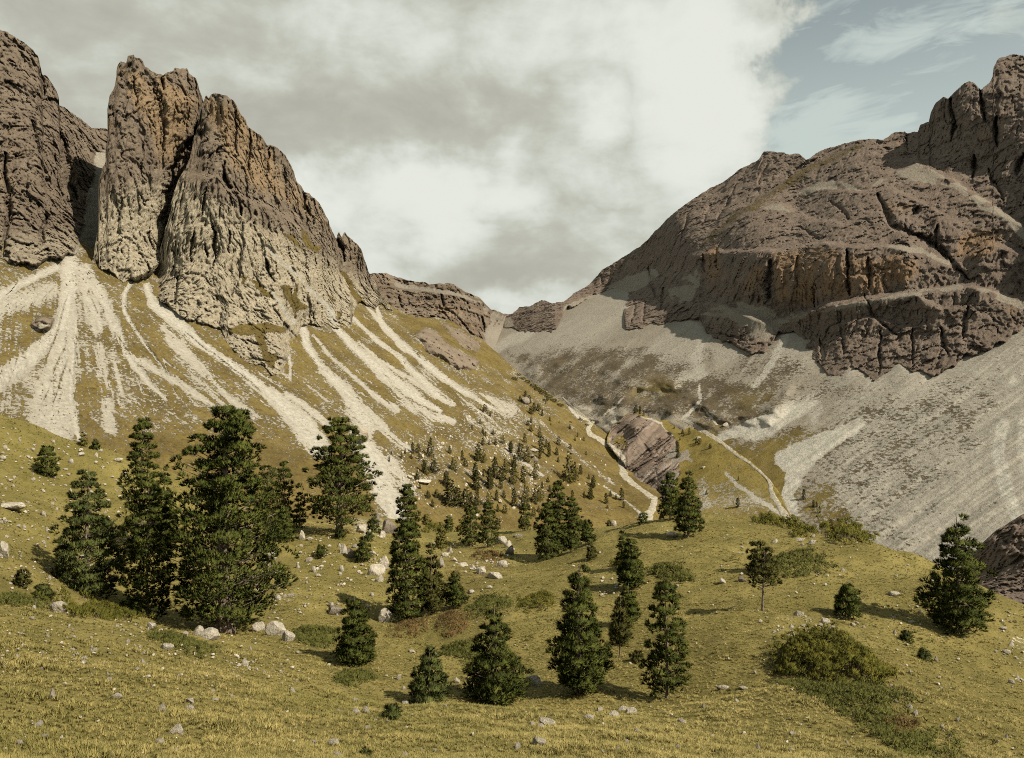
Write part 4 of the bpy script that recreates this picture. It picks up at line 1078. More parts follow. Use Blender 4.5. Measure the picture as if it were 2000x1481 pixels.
def tube_tris(pts, rad, sides=6):
    pts = np.asarray(pts, float)
    ang = np.arange(sides) / sides * 2 * np.pi
    rings = []
    for i, p in enumerate(pts):
        d = unit(pts[min(i + 1, len(pts) - 1)] - pts[max(i - 1, 0)])
        u = unit(np.cross(d, [0.31, .95, .1])); v = np.cross(d, u)
        rings.append(p + rad[i] * (np.cos(ang)[:, None] * u + np.sin(ang)[:, None] * v))
    T = []
    for a, b in zip(rings[:-1], rings[1:]):
        for k in range(sides):
            j = (k + 1) % sides
            T += [(a[k], a[j], b[j]), (a[k], b[j], b[k])]
    return np.array(T)


def foliage_mat(name, lo, hi, tip):
    m, N, b = new_mat(name)
    p = N.node('ShaderNodeTexCoord').outputs['Object']
    t = attr(N, 'tint')
    c = N.mix(t, lo, hi)
    c = N.mix(N.ss(N.noise(p, 1.3, 3, .6), .45, .7, 0, .6), c, tip)
    N.put(b.inputs['Base Color'], c)
    b.inputs['Roughness'].default_value = .75
    b.inputs['Specular IOR Level'].default_value = .1
    b.inputs['Subsurface Weight'].default_value = 0
    return m


def bark_mat():
    m, N, b = new_mat("pine_bark")
    p = N.node('ShaderNodeTexCoord').outputs['Object']
    n = N.noise(N.scale(p, (1, 1, .25)), 14, 5, .7)
    N.put(b.inputs['Base Color'], N.mix(N.ss(n, .35, .7), (0.075, 0.055, 0.042), (0.24, 0.19, 0.145)))
    bump(N, b, n, .8, .03)
    return m


BARK = bark_mat()
PINE = foliage_mat("stone_pine_needles", (0.018, 0.025, 0.005), (0.062, 0.073, 0.012), (0.12, 0.126, 0.026))
PINE_BLUE = foliage_mat("bluish_pine_needles", (0.022, 0.030, 0.008), (0.078, 0.090, 0.022), (0.13, 0.142, 0.042))
PINE_DULL = foliage_mat("distant_pine_needles", (0.024, 0.026, 0.006), (0.062, 0.060, 0.012), (0.09, 0.082, 0.02))
LARCH = foliage_mat("larch_needles", (0.065, 0.062, 0.014), (0.13, 0.118, 0.026), (0.16, 0.135, 0.03))
MUGO = foliage_mat("dwarf_pine_needles", (0.030, 0.034, 0.006), (0.098, 0.092, 0.013), (0.15, 0.125, 0.02))
JUNIPER = foliage_mat("juniper_needles", (0.032, 0.038, 0.009), (0.092, 0.092, 0.02), (0.125, 0.122, 0.03))
HEATH = foliage_mat("brown_heath_leaves", (0.06, 0.042, 0.016), (0.12, 0.085, 0.028), (0.17, 0.095, 0.04))


def profile(kind, t, rng_ph, az):
    """crown radius (0..1) at relative height t of the crown"""
    lump = .82 + .18 * np.sin(az * 2 + rng_ph + 9 * t) * np.cos(az * 3 - 2 * rng_ph + 14 * t)
    if kind == 'cone':
        r = np.minimum(1.0, (1 - t) * 1.25 + .06) * np.minimum(1, .55 + t * 4)
    elif kind == 'column':
        r = np.minimum(1, ((1 - t) * 3.0) ** .6 + .03) * np.minimum(1, .62 + t * 3) * (1 - .25 * t)
    elif kind == 'oval':
        r = np.sqrt(np.clip(1 - ((t - .38) / .66) ** 2, .01, 1))
    else:   # 'old': broad with several tops
        r = np.minimum(1, ((1 - t) * 2.6) ** .5) * np.where(t < .5, 1.0, .82) * np.minimum(1, .75 + t * 2)
    return r * lump


def pine_geo(seed, H, R, kind='cone', crown0=.06, puff=.45, npuff=180, tufts=12, K=10, nl=.2, nw=.035, lean=(0, 0), tops=None, upturn=.5, trunk_r=None, gap=.0, ragged=.16, fine=1.3):
    rng = np.random.RandomState(seed)
    ph = rng.uniform(0, 6)
    k = np.arange(npuff)
    t = ((k + rng.uniform(0, 1, npuff)) / npuff)
    t = 1 - np.sqrt(1 - t * .985) if kind == 'cone' else t ** 1.08 * .985
    az = k * 2.39996 + rng.normal(0, .35, npuff)
    rad = R * profile(kind, t, ph, az) * (1 + rng.normal(0, ragged, npuff))
    inner = rng.uniform(size=npuff) < .34
    rad[inner] *= rng.uniform(.25, .75, inner.sum())
    z = H * (crown0 + (1 - crown0) * t) + rng.normal(0, .02 * H, npuff) * (1 - t)
    C = np.c_[rad * np.cos(az), rad * np.sin(az), z]
    if fine > 1:                                # boughs in tiers
        tier = 1.55 * puff
        z = C[:, 2]
        C[:, 2] = np.where(rng.uniform(size=npuff) < .75, (np.round(z / tier) + .12 * rng.normal(size=npuff)) * tier, z)
        C[:, 2] = np.minimum(C[:, 2], H * .985) + .16 * np.where(inner, 0, rad) * (1 - t)
        C[:, 2] = np.minimum(C[:, 2], H * .985)
    ctr = np.zeros((npuff, 2))
    if tops is not None:                       # several leaders: shift the upper crown sideways to its own axis
        for (tx, ty, h0, wgt) in tops:
            pass
        own = rng.choice(len(tops), npuff, p=[q[3] for q in tops])
        for i, (tx, ty, h1, _) in enumerate(tops):
            m = own == i
            f = sstep(t[m], .28, .6)
            ctr[m] = np.c_[tx * f, ty * f]
            C[m, 0] = C[m, 0] * (1 - .42 * f) + tx * f
            C[m, 1] = C[m, 1] * (1 - .42 * f) + ty * f
            C[m, 2] *= 1 - (1 - h1) * f
    if gap > 0:
        keep = perlin(C[:, 0] / (R * .9) + seed, C[:, 1] / (R * .9), C[:, 2] / (R * .7)) > -gap_thr(gap)
        C, az, t, ctr = C[keep], az[keep], t[keep], ctr[keep]
    C[:, 0] += lean[0] * (C[:, 2] / H) ** 1.5
    C[:, 1] += lean[1] * (C[:, 2] / H) ** 1.5
    puff *= 1.1; nl *= 1.0 + .35 * (fine > 1); K = int(K * fine); nw *= 1.28 if fine > 1 else 1.5; tufts = int(tufts * (.86 if fine > 1 else 1))
    n = len(C)
    top = np.array([lean[0], lean[1], H])
    # tufts on each puff
    pr = puff * (1 - .62 * t) * rng.uniform(.75, 1.25, n)
    D = unit(rng.normal(size=(n, tufts, 3)) + np.array([0, 0, .35]))
    O = np.c_[np.cos(az), np.sin(az), np.full(n, .25)]
    D = unit(D + .55 * O[:, None])
    T = C[:, None] + D * pr[:, None, None] * np.array([1, 1, .52]) * rng.uniform(.55, 1.05, (n, tufts, 1))
    A = unit(D * .7 + np.array([0, 0, upturn]) + .35 * O[:, None])
    out = unit(D * .75 + O[:, None] * .6 + np.array([0, 0, .25]))
    T, A, out = T.reshape(-1, 3), A.reshape(-1, 3), out.reshape(-1, 3)
    L = np.full(len(T), nl); W = np.full(len(T), nw)
    V, vn = needle_tris(T, A, L, W, K, rng, .62, out)
    tint = np.clip(np.repeat(np.repeat(rng.uniform(0, 1, n) * .5, tufts) + rng.uniform(0, .5, n * tufts), K), 0, 1)
    # trunk, leaning a little, and limbs out to the puffs
    tr = trunk_r or R * .075
    zz = np.linspace(-.25, H * .97, 9)
    wv = .015 * H * np.sin(np.linspace(0, 4, 9) + ph)
    tp = np.c_[wv * .5 + lean[0] * (np.clip(zz, 0, H) / H) ** 1.5, wv * .4 + lean[1] * (np.clip(zz, 0, H) / H) ** 1.5, zz]
    rr = tr * (1 - np.linspace(0, 1, 9)) ** .85 + .01
    rr[0] *= 1.35
    B = [tube_tris(tp, rr, 7)]
    for i in range(0, n if (H > 4.2 or crown0 > .3) else 0, 1 if n < 120 else 2):
        c = C[i]
        zb = min(max(c[2] - .35 * np.hypot(c[0], c[1]), .03 * H), .86 * H)
        s = np.array([np.interp(zb, zz, tp[:, 0]), np.interp(zb, zz, tp[:, 1]), zb])
        mid = (s + c) / 2 + np.array([0, 0, -.06 * np.linalg.norm(c - s)])
        r0 = min(tr * .35, .02 + .012 * np.linalg.norm(c - s))
        B.append(tube_tris([s, mid, c], [r0, r0 * .7, r0 * .3], 3))
    return V, vn, tint, np.concatenate(B)


def gap_thr(g):
    return .55 - g


def set_thing(o, label, cat, group=None):
    o['label'] = label
    o['category'] = cat
    if group: o['group'] = group
    return o


def child(o, parent):
    o.parent = parent
    COL.objects.link(o)
    return o


def pine_meshes(name, mat, *a, **k):
    V, vn, tint, B = pine_geo(*a, **k)
    return tri_mesh(name + "_crown", V, [mat], vn, {'tint': tint}), tri_mesh(name + "_trunk", B, [BARK])


def plant_tree(name, meshes, loc, s, rz, label, cat, group=None, sxy=None):
    r = bpy.data.objects.new(name, None)
    r.empty_display_size = .3
    r.location = loc
    r.rotation_euler = (0, 0, rz)
    r.scale = (sxy or s, sxy or s, s)
    COL.objects.link(r)
    child(bpy.data.objects.new("crown", meshes[0]), r)
    child(bpy.data.objects.new("trunk", meshes[1]), r)
    return set_thing(r, label, cat, group)


# name, px of the foot, py of the foot, py of the top, half width px, distance hint, kind, material, options, label
G_NEAR = "pines standing on the near meadow"
NEAR_TREES = [
    ('stone_pine', 440, 1232, 797, 102, 50, 'old', PINE, dict(npuff=500, tufts=15, K=10, puff=.8, nl=.23, nw=.06, crown0=.05, tops=[(-1.9, .2, .86, .2), (-.2, .3, .985, .42), (1.0, -.2, .97, .38)], trunk_r=.55, gap=.10, ragged=.2), "tallest and broadest dark pine, several tops and thick reddish trunk, in the left clump"),
    ('stone_pine', 172, 1170, 893, 66, 54, 'cone', PINE_BLUE, dict(npuff=230, tufts=17, K=10, puff=.52, nl=.2, nw=.045, crown0=.02), "broad bluish-green pine, foliage to the ground, at the left end of the clump"),
    ('stone_pine', 290, 1206, 938, 46, 51, 'column', PINE, dict(npuff=180, tufts=16, K=10, puff=.48, nl=.2, nw=.045, crown0=.03), "narrow pine between the bluish pine and the tallest one, in front of a taller column"),
    ('stone_pine', 279, 1085, 822, 36, 66, 'column', PINE, dict(npuff=160, tufts=15, K=9, puff=.55, nl=.22, nw=.05, crown0=.05), "slim columnar pine rising behind the narrow one in the left clump"),
    ('stone_pine', 322, 1085, 893, 19, 68, 'cone', PINE, dict(npuff=90, tufts=12, K=8, puff=.42, nl=.22, nw=.05), "dark pointed pine half hidden between the slim column and the tallest pine"),
    ('stone_pine', 524, 1060, 915, 26, 66, 'oval', PINE, dict(npuff=80, tufts=13, K=9, puff=.5, nl=.22, nw=.05), "ragged pine showing behind the right side of the tallest pine"),
    ('stone_pine', 554, 1022, 905, 17, 92, 'column', PINE, dict(npuff=80, tufts=10, K=8, puff=.5, nl=.25, nw=.06), "slender dark pine standing between the tallest pine and the open-branched pine"),
    ('stone_pine', 556, 1058, 985, 19, 76, 'cone', PINE, dict(npuff=70, tufts=11, K=8, puff=.36, nl=.2, nw=.05), "low bright green pine beside the cracked white rock right of the clump"),
    ('stone_pine', 584, 1030, 955, 11, 90, 'cone', PINE, dict(npuff=50, tufts=10, K=8, puff=.4, nl=.2, nw=.055), "small dark pine in the shade left of the open-branched pine"),
    ('stone_pine', 664, 1038, 822, 62, 84, 'old', PINE, dict(npuff=300, tufts=17, K=10, puff=.72, nl=.26, nw=.065, crown0=.10, gap=.12, ragged=.24, trunk_r=.36), "big open pine with layered branches above the pale boulders, right of the clump"),
    ('stone_pine', 729, 1002, 955, 11, 100, 'cone', PINE, dict(npuff=40, tufts=9, K=8, puff=.4, nl=.22, nw=.06), "small pine at the right foot of the open-branched pine, by the white scree"),
    ('stone_pine', 709, 1096, 1045, 14, 74, 'cone', PINE, dict(npuff=50, tufts=11, K=8, puff=.32, nl=.18, nw=.045), "small dark pine growing against the grey boulders on the left bank"),
    ('stone_pine', 721, 1056, 1035, 7, 80, 'cone', PINE, dict(npuff=26, tufts=9, K=8, puff=.26, nl=.17, nw=.045), "tiny pine just above the small dark pine on the left bank"),
    ('stone_pine', 664, 1052, 1028, 8, 80, 'cone', PINE, dict(npuff=26, tufts=9, K=8, puff=.28, nl=.17, nw=.045), "tiny bright pine at the foot of the open-branched pine"),
    ('stone_pine', 796, 1062, 950, 22, 112, 'column', PINE, dict(npuff=110, tufts=12, K=9, puff=.62, nl=.26, nw=.07), "upper pine of the tall pair that stand one behind the other in the centre left"),
    ('stone_pine', 793, 1214, 1026, 37, 57, 'column', PINE, dict(npuff=150, tufts=15, K=10, puff=.46, nl=.2, nw=.045), "tall front pine of the centre left pair, reddish heath at its foot"),
    ('stone_pine', 843, 1198, 1048, 24, 58, 'cone', PINE_DULL, dict(npuff=110, tufts=12, K=8, puff=.36, nl=.2, nw=.045, gap=.1), "thin greyish pine directly right of the tall front pine"),
    ('stone_pine', 888, 1188, 1112, 20, 58, 'cone', PINE, dict(npuff=80, tufts=12, K=9, puff=.28, nl=.16, nw=.04), "short dense pine at the edge of the brown hollow"),
    ('stone_pine', 918, 1067, 990, 19, 108, 'oval', PINE, dict(npuff=80, tufts=12, K=9, puff=.5, nl=.24, nw=.06), "left one of two rounded pines side by side on the valley lip"),
    ('stone_pine', 953, 1069, 984, 17, 108, 'column', PINE, dict(npuff=80, tufts=12, K=9, puff=.5, nl=.24, nw=.06), "right one of two rounded pines side by side on the valley lip"),
    ('stone_pine', 1026, 1037, 985, 11, 112, 'column', PINE, dict(npuff=50, tufts=10, K=8, puff=.4, nl=.22, nw=.06), "small pine alone on the valley lip left of the dark group"),
    ('stone_pine', 1069, 1098, 986, 24, 88, 'column', PINE, dict(npuff=110, tufts=14, K=9, puff=.55, nl=.24, nw=.06), "front left pine of the dark group in the middle"),
    ('stone_pine', 1090, 1086, 944, 20, 94, 'column', PINE, dict(npuff=110, tufts=14, K=9, puff=.58, nl=.24, nw=.065), "tallest pine at the back of the dark middle group"),
    ('stone_pine', 1116, 1078, 976, 18, 92, 'column', PINE, dict(npuff=90, tufts=13, K=9, puff=.52, nl=.24, nw=.06), "right pine of the dark middle group"),
    ('stone_pine', 1138, 1014, 981, 11, 118, 'cone', PINE, dict(npuff=36, tufts=9, K=8, puff=.4, nl=.22, nw=.06), "small pine peeping over the lip right of the middle group"),
    ('stone_pine', 1148, 1064, 1012, 12, 86, 'cone', PINE, dict(npuff=50, tufts=11, K=8, puff=.32, nl=.2, nw=.05), "young pine standing on the bright grass right of the middle group"),
    ('stone_pine', 1154, 1094, 1064, 8, 80, 'column', PINE_DULL, dict(npuff=30, tufts=9, K=8, puff=.25, nl=.18, nw=.045), "seedling pine below the young pine on the bright grass"),
    ('stone_pine', 1309, 1016, 924, 22, 93, 'column', PINE, dict(npuff=90, tufts=13, K=9, puff=.5, nl=.24, nw=.06), "left pine of the pair on the skyline of the knoll"),
    ('stone_pine', 1344, 1049, 912, 25, 81, 'cone', PINE, dict(npuff=110, tufts=14, K=9, puff=.48, nl=.24, nw=.055, gap=.08, crown0=.08), "right, taller pine of the pair on the skyline of the knoll"),
    ('stone_pine', 1232, 1150, 1042, 24, 58, 'cone', PINE, dict(npuff=100, tufts=13, K=9, puff=.33, nl=.18, nw=.045), "upper pine of three in a row down the left side of the knoll"),
    ('stone_pine', 1217, 1112, 1030, 12, 64, 'cone', PINE, dict(npuff=40, tufts=11, K=8, puff=.28, nl=.18, nw=.045), "spindly pine top directly behind the upper pine of the knoll row"),
    ('stone_pine', 1227, 1218, 1138, 20, 50, 'cone', PINE, dict(npuff=70, tufts=12, K=9, puff=.28, nl=.16, nw=.04), "middle pine of three in a row down the left side of the knoll"),
    ('stone_pine', 1211, 1284, 1164, 21, 42, 'cone', PINE_DULL, dict(npuff=60, tufts=12, K=8, puff=.24, nl=.16, nw=.032, crown0=.26, gap=.15), "thin young pine with a bare lower stem at the bottom of the knoll row"),
    ('stone_pine', 1131, 1354, 1094, 52, 36, 'cone', PINE, dict(npuff=190, tufts=15, K=11, puff=.36, nl=.17, nw=.03, crown0=.05, trunk_r=.12, gap=.04), "tallest of the front row pines with a pale forked trunk showing"),
    ('stone_pine', 968, 1374, 1178, 58, 34, 'cone', PINE, dict(npuff=150, tufts=14, K=11, puff=.31, nl=.16, nw=.028, crown0=.03, ragged=.26, gap=.08, lean=(-.1, 0)), "spreading front row pine with a long branch stretched to the left"),
    ('stone_pine', 838, 1376, 1258, 38, 33, 'cone', PINE_BLUE, dict(npuff=80, tufts=13, K=11, puff=.25, nl=.15, nw=.026, crown0=.02, upturn=.8), "short bushy bluish pine in the front row"),
    ('stone_pine', 693, 1300, 1154, 37, 40, 'cone', PINE, dict(npuff=130, tufts=14, K=10, puff=.3, nl=.16, nw=.032, crown0=.02), "dense pine casting a long shadow over the grass hollow at left centre"),
    ('stone_pine', 1303, 1366, 1141, 40, 35, 'column', PINE, dict(npuff=120, tufts=13, K=11, puff=.29, nl=.16, nw=.028, crown0=.07, gap=.16, ragged=.22, lean=(-.12, 0)), "slim leaning front row pine, right end, with bare stem gaps"),
    ('stone_pine', 1490, 1193, 1072, 28, 47, 'oval', PINE_DULL, dict(npuff=60, tufts=12, K=9, puff=.26, nl=.16, nw=.036, crown0=.42, gap=.12, trunk_r=.075, lean=(.1, 0)), "small crooked pine on a bare twisted trunk on the knoll"),
    ('stone_pine', 1480, 1118, 1048, 24, 62, 'cone', PINE_DULL, dict(npuff=50, tufts=11, K=8, puff=.34, nl=.18, nw=.045, gap=.1), "thin bushy pine just behind the crooked pine on the knoll"),
    ('stone_pine', 1658, 1209, 1147, 21, 46, 'oval', PINE, dict(npuff=50, tufts=13, K=10, puff=.26, nl=.17, nw=.035, crown0=.12), "little round pine alone in the middle of the knoll"),
    ('stone_pine', 1872, 1234, 998, 58, 45, 'cone', PINE, dict(npuff=210, tufts=15, K=10, puff=.43, nl=.2, nw=.04, crown0=.04, gap=.09, ragged=.24, lean=(-.15, 0)), "large dark pine at the right edge of the knoll with a long shadow"),
    ('stone_pine', 92, 930, 873, 17, 80, 'oval', PINE, dict(npuff=60, tufts=13, K=9, puff=.36, nl=.2, nw=.05, crown0=.03), "small rounded pine alone on the left meadow slope"),
    ('stone_pine', 186, 878, 857, 6, 88, 'cone', PINE, dict(npuff=24, tufts=8, K=8, puff=.24, nl=.18, nw=.05), "tiny pine on the crest of the left meadow"),
    ('larch', 163, 872, 843, 6, 88, 'cone', LARCH, dict(npuff=30, tufts=8, K=8, puff=.26, nl=.16, nw=.05), "small yellowish larch on the crest of the left meadow"),
    ('stone_pine', 44, 1147, 1106, 12, 50, 'cone', PINE_DULL, dict(npuff=34, tufts=9, K=9, puff=.2, nl=.15, nw=.035, gap=.1), "young pine by the stones left of the bluish pine"),
    ('stone_pine', 84, 1170, 1144, 14, 52, 'oval', PINE_BLUE, dict(npuff=30, tufts=10, K=9, puff=.22, nl=.15, nw=.035), "low bluish pine bush at the left foot of the bluish pine"),
    ('stone_pine', 766, 1404, 1371, 14, 25, 'cone', PINE_BLUE, dict(npuff=24, tufts=9, K=10, puff=.1, nl=.1, nw=.016, upturn=.9), "bluish pine seedling on the front grass below the bushy pine"),
    ('stone_pine', 712, 1478, 1456, 9, 15.6, 'cone', PINE_BLUE, dict(npuff=12, tufts=8, K=9, puff=.045, nl=.06, nw=.009, upturn=.9), "tiny bluish pine seedling at the bottom edge of the picture"),
    ('stone_pine', 627, 1090, 1066, 10, 70, 'oval', PINE, dict(npuff=26, tufts=9, K=9, puff=.24, nl=.17, nw=.04), "knee-high green pine among the boulders of the left bank"),
    ('stone_pine', 549, 1146, 1126, 12, 63, 'oval', PINE, dict(npuff=24, tufts=9, K=9, puff=.22, nl=.16, nw=.04), "low green pine bush right of the tallest pine"),
    ('stone_pine', 1256, 1024, 1004, 9, 100, 'oval', PINE, dict(npuff=20, tufts=9, K=8, puff=.26, nl=.2, nw=.05), "tiny pine bush on the lip above the stream bed"),
    ('stone_pine', 1190, 1018, 1004, 5, 104, 'cone', PINE, dict(npuff=12, tufts=8, K=8, puff=.2, nl=.16, nw=.05), "tiny pine beside the pale boulder on the lip"),
    ('stone_pine', 1770, 1252, 1230, 11, 42, 'cone', PINE, dict(npuff=20, tufts=9, K=9, puff=.14, nl=.12, nw=.028), "pine seedling on the steep grass left of the large right pine"),
    ('stone_pine', 1805, 1290, 1264, 11, 38, 'cone', PINE_BLUE, dict(npuff=20, tufts=9, K=9, puff=.13, nl=.12, nw=.026), "bluish pine seedling below the large right pine"),
    ('larch', 862, 1076, 1016, 10, 102, 'cone', LARCH, dict(npuff=60, tufts=9, K=8, puff=.34, nl=.2, nw=.05), "yellow-green larch left of the two rounded pines"),
    ('larch', 833, 1026, 990, 10, 140, 'cone', LARCH, dict(npuff=46, tufts=8, K=8, puff=.42, nl=.24, nw=.07), "pale larch behind the valley lip beside the tall pair"),
    ('larch', 902, 1032, 994, 11, 140, 'cone', LARCH, dict(npuff=46, tufts=8, K=8, puff=.42, nl=.24, nw=.07, gap=.1), "feathery larch behind the left rounded pine"),
    ('stone_pine', 876, 1040, 1010, 8, 136, 'column', PINE, dict(npuff=36, tufts=8, K=8, puff=.4, nl=.24, nw=.07), "small dark pine between the yellow-green larch and the rounded pine"),
    ('stone_pine', 1215, 1340 - 80, 1236, 9, 43, 'oval', PINE_DULL, dict(npuff=14, tufts=8, K=8, puff=.12, nl=.12, nw=.026), "wispy seedling behind the thin young pine"),
    ('stone_pine', 1245, 1292, 1276, 14, 41.5, 'oval', PINE_DULL, dict(npuff=22, tufts=9, K=9, puff=.13, nl=.12, nw=.026), "flat little pine bush right of the thin young pine"),
]


def near_trees():
    for i, (nm, bx, by, ty, hw, Yh, kind, mat, opt, label) in enumerate(NEAR_TREES):
        p = at_near(bx, by, Yh)
        H = (by - ty) / F * p[1] * 1.02
        R = max(hw / F * p[1] - opt.get('puff', .3) * .25, .4 * hw / F * p[1])
        opt = dict(opt, npuff=int(opt['npuff'] * 1.3))
        me = pine_meshes(nm, mat, 100 + i, H, R, kind, **opt)
        plant_tree(nm, me, (p[0], p[1], p[2] - .05), 1, 0, label, "tree" if 'seedling' not in label else "seedling", G_NEAR if 'pine' in nm else "larches near the valley lip")


near_trees()

# things in the picture that a label can point at: (x, y, words)
MARKS = [(440, 1225, "the tallest dark pine"), (170, 1170, "the bluish pine"), (195, 1200, "the yellowish bush"), (693, 1298, "the dense pine with the long shadow"), (838, 1374, "the short bushy bluish pine"), (968, 1372, "the spreading front pine"),
         (1131, 1352, "the tallest front row pine"), (1303, 1364, "the slim leaning pine"), (1490, 1192, "the crooked pine"), (1658, 1207, "the little round pine"), (1872, 1232, "the large right pine"), (1630, 1310, "the broad dwarf pine bush"),
         (1690, 1400, "the long juniper carpet"), (766, 1402, "the bluish seedling"), (92, 928, "the lone pine on the left slope"), (793, 1210, "the tall front pine of the pair"), (664, 1036, "the open-branched pine"), (888, 1188, "the short dense pine"),
         (935, 1068, "the two rounded pines"), (1080, 1096, "the dark middle group"), (1344, 1048, "the skyline pair of pines"), (1230, 1180, "the knoll row of pines"), (1540, 1020, "the dwarf pine hedge"), (1660, 1062, "the pointed dwarf pine bush"),
         (1310, 1122, "the juniper cushion"), (360, 1264, "the juniper strip"), (620, 1245, "the two-lobed juniper mat"), (709, 1094, "the small dark pine on the left bank"), (712, 1476, "the tiny seedling at the bottom"), (340, 1430, "the bright stone pair at bottom left"),
         (10, 1000, "the left edge of the picture"), (20, 1430, "the lower left corner"), (1960, 1300, "the gravelly right edge"), (1500, 1470, "the lower right grass"), (556, 1058, "the low bright green pine"), (960, 1185, "the dark juniper mound"), (900, 1275, "the flat bright juniper mat"),
         (1560, 1215, "the stony patch on the knoll")]
USED_LABELS = set()


def place_words(x, y, kind, marks=None):
    d = sorted(marks or MARKS, key=lambda m: ((m[0] - x) / 1.3) ** 2 + (m[1] - y) ** 2)
    outs = []
    for a in d[:6]:
        dx, dy = x - a[0], y - a[1]
        if abs(dx) > 2.2 * abs(dy): rel = ("left of ", "right of ")[dx > 0]
        elif abs(dy) > 2.2 * abs(dx): rel = ("behind ", "in front of ")[dy > 0]
        else: rel = (("behind and left of ", "in front and left of "), ("behind and right of ", "in front and right of "))[dx > 0][dy > 0]
        r = math.hypot(dx, dy)
        outs.append(("just " if r < 34 else "well " if r > 110 else "") + rel + a[2])
    for w in outs:
        l = kind + " " + w
        if l not in USED_LABELS and len(l.split()) <= 16:
            USED_LABELS.add(l)
            return l
    for i, w in enumerate(outs[:3]):
        l = kind + " " + outs[0] + ", towards " + d[i + 1][2]
        if l not in USED_LABELS and len(l.split()) <= 16:
            USED_LABELS.add(l)
            return l
    return kind + " " + outs[0]


VALLEY_MARKS = [(1112, 943, "the tall feathery larch"), (880, 988, "the largest pine of the boulder slope"), (1024, 785, "the square grey boulder"), (828, 943, "the long white slab"), (938, 902, "the dense pine and larch pair"), (1044, 880, "the white boulder"),
                (1054, 853, "the light green larch"), (1155, 842, "the bend of the stream bed"), (1091, 869, "the pine alone on open grass"), (1157, 965, "the two dark pines by the stream meadow"), (1214, 976, "the bent pine by the footpath"), (1027, 980, "the tall pale larch"),
                (745, 950, "the foot of the white scree"), (840, 891, "the dark pine beside the white rock"), (935, 1040, "the two rounded pines"), (1090, 990, "the dark middle group"), (1250, 808, "the three pines on the bank"), (1363, 857, "the pale boulder by the path"),
                (1374, 914, "the white boulder on the ridge"), (1325, 890, "the crest of the red-brown bank"), (796, 960, "the upper pine of the tall pair"), (977, 981, "the white rock above the rounded pines"), (1590, 1000, "the white scree channel")]


# ---- small trees far down the valley: a few kinds, copied; (x, foot y, height) in the picture
MID_LEFT = [(947, 807, 15), (957, 813, 10), (938, 828, 9), (922, 839, 10), (943, 849, 14), (948, 853, 9), (963, 849, 11), (943, 870, 13), (955, 869, 9), (968, 870, 15), (982, 867, 20), (997, 885, 18), (806, 885, 18), (817, 885, 16), (840, 892, 23), (841, 867, 11),
            (878, 886, 16), (934, 900, 31), (945, 904, 26), (791, 886, 9), (803, 896, 9), (819, 900, 13), (764, 888, 7), (784, 896, 11), (760, 902, 10), (833, 928, 27), (828, 924, 22), (848, 923, 27), (886, 919, 27), (909, 912, 15), (903, 900, 18), (928, 939, 30), (967, 934, 35), (979, 939, 27),
            (988, 923, 27), (944, 931, 11), (957, 950, 32), (870, 947, 19), (815, 938, 19), (1026, 776, 11), (1016, 785, 13), (1034, 788, 16), (1037, 809, 15), (1043, 804, 15), (1051, 803, 15), (1059, 813, 12), (1065, 790, 5), (1037, 826, 12), (1031, 831, 11), (1037, 843, 13), (1074, 823, 8), (1076, 830, 4), (1092, 827, 4),
            (1113, 838, 9), (1128, 854, 8), (1123, 861, 8), (1140, 861, 7), (1054, 855, 22), (1091, 870, 15), (1025, 865, 16), (1058, 884, 27), (1067, 873, 13), (1072, 893, 24), (1087, 889, 15), (1114, 877, 9), (1145, 889, 7), (1016, 901, 30), (1030, 904, 31), (998, 885, 20), (1054, 896, 14), (1112, 943, 57), (1120, 942, 30), (1134, 927, 16),
            (1150, 936, 11), (1159, 950, 19), (1153, 975, 22), (1000, 915, 15), (1005, 913, 20), (1022, 943, 28), (1046, 936, 35), (1090, 903, 11), (1070, 942, 11), (1004, 928, 27), (872, 951, 26), (880, 988, 50), (893, 989, 32), (910, 992, 38), (852, 972, 16), (836, 973, 15), (820, 955, 11), (930, 957, 32), (933, 967, 12), (931, 989, 26), (955, 994, 35), (970, 978, 18), (956, 955, 27),
            (978, 955, 20), (986, 1003, 15), (972, 1000, 13), (920, 977, 14), (845, 990, 15), (972, 1042, 26), (930, 997, 11), (1158, 953, 20), (1154, 974, 22), (1184, 984, 18), (1192, 970, 13), (1214, 977, 20), (1203, 976, 9), (1218, 992, 11), (1141, 973, 12), (1004, 990, 31), (1020, 996, 22), (1027, 981, 40), (1042, 1009, 16), (1052, 1001, 13), (1047, 984, 34), (1055, 978, 27), (1074, 961, 13), (1059, 954, 12),
            (1118, 978, 18), (1003, 946, 35), (984, 973, 15), (1186, 993, 7), (700, 560, 3)]
MID_LEFT.pop()
MID_SPUR = [(1242, 806, 17), (1250, 809, 14), (1257, 812, 9), (1317, 837, 5), (1333, 847, 9), (1336, 852, 6), (1346, 849, 11), (1328, 860, 6), (1360, 866, 12), (1366, 868, 11), (1387, 876, 10), (1403, 912, 4), (1442, 938, 7), (1441, 991, 16), (1380, 966, 9), (1379, 870, 4), (1323, 884, 16), (1325, 896, 18)]
MID_RIGHT = [(1570, 976, 18), (1589, 990, 12), (1595, 990, 9), (1601, 1002, 12), (1623, 1026, 14)]
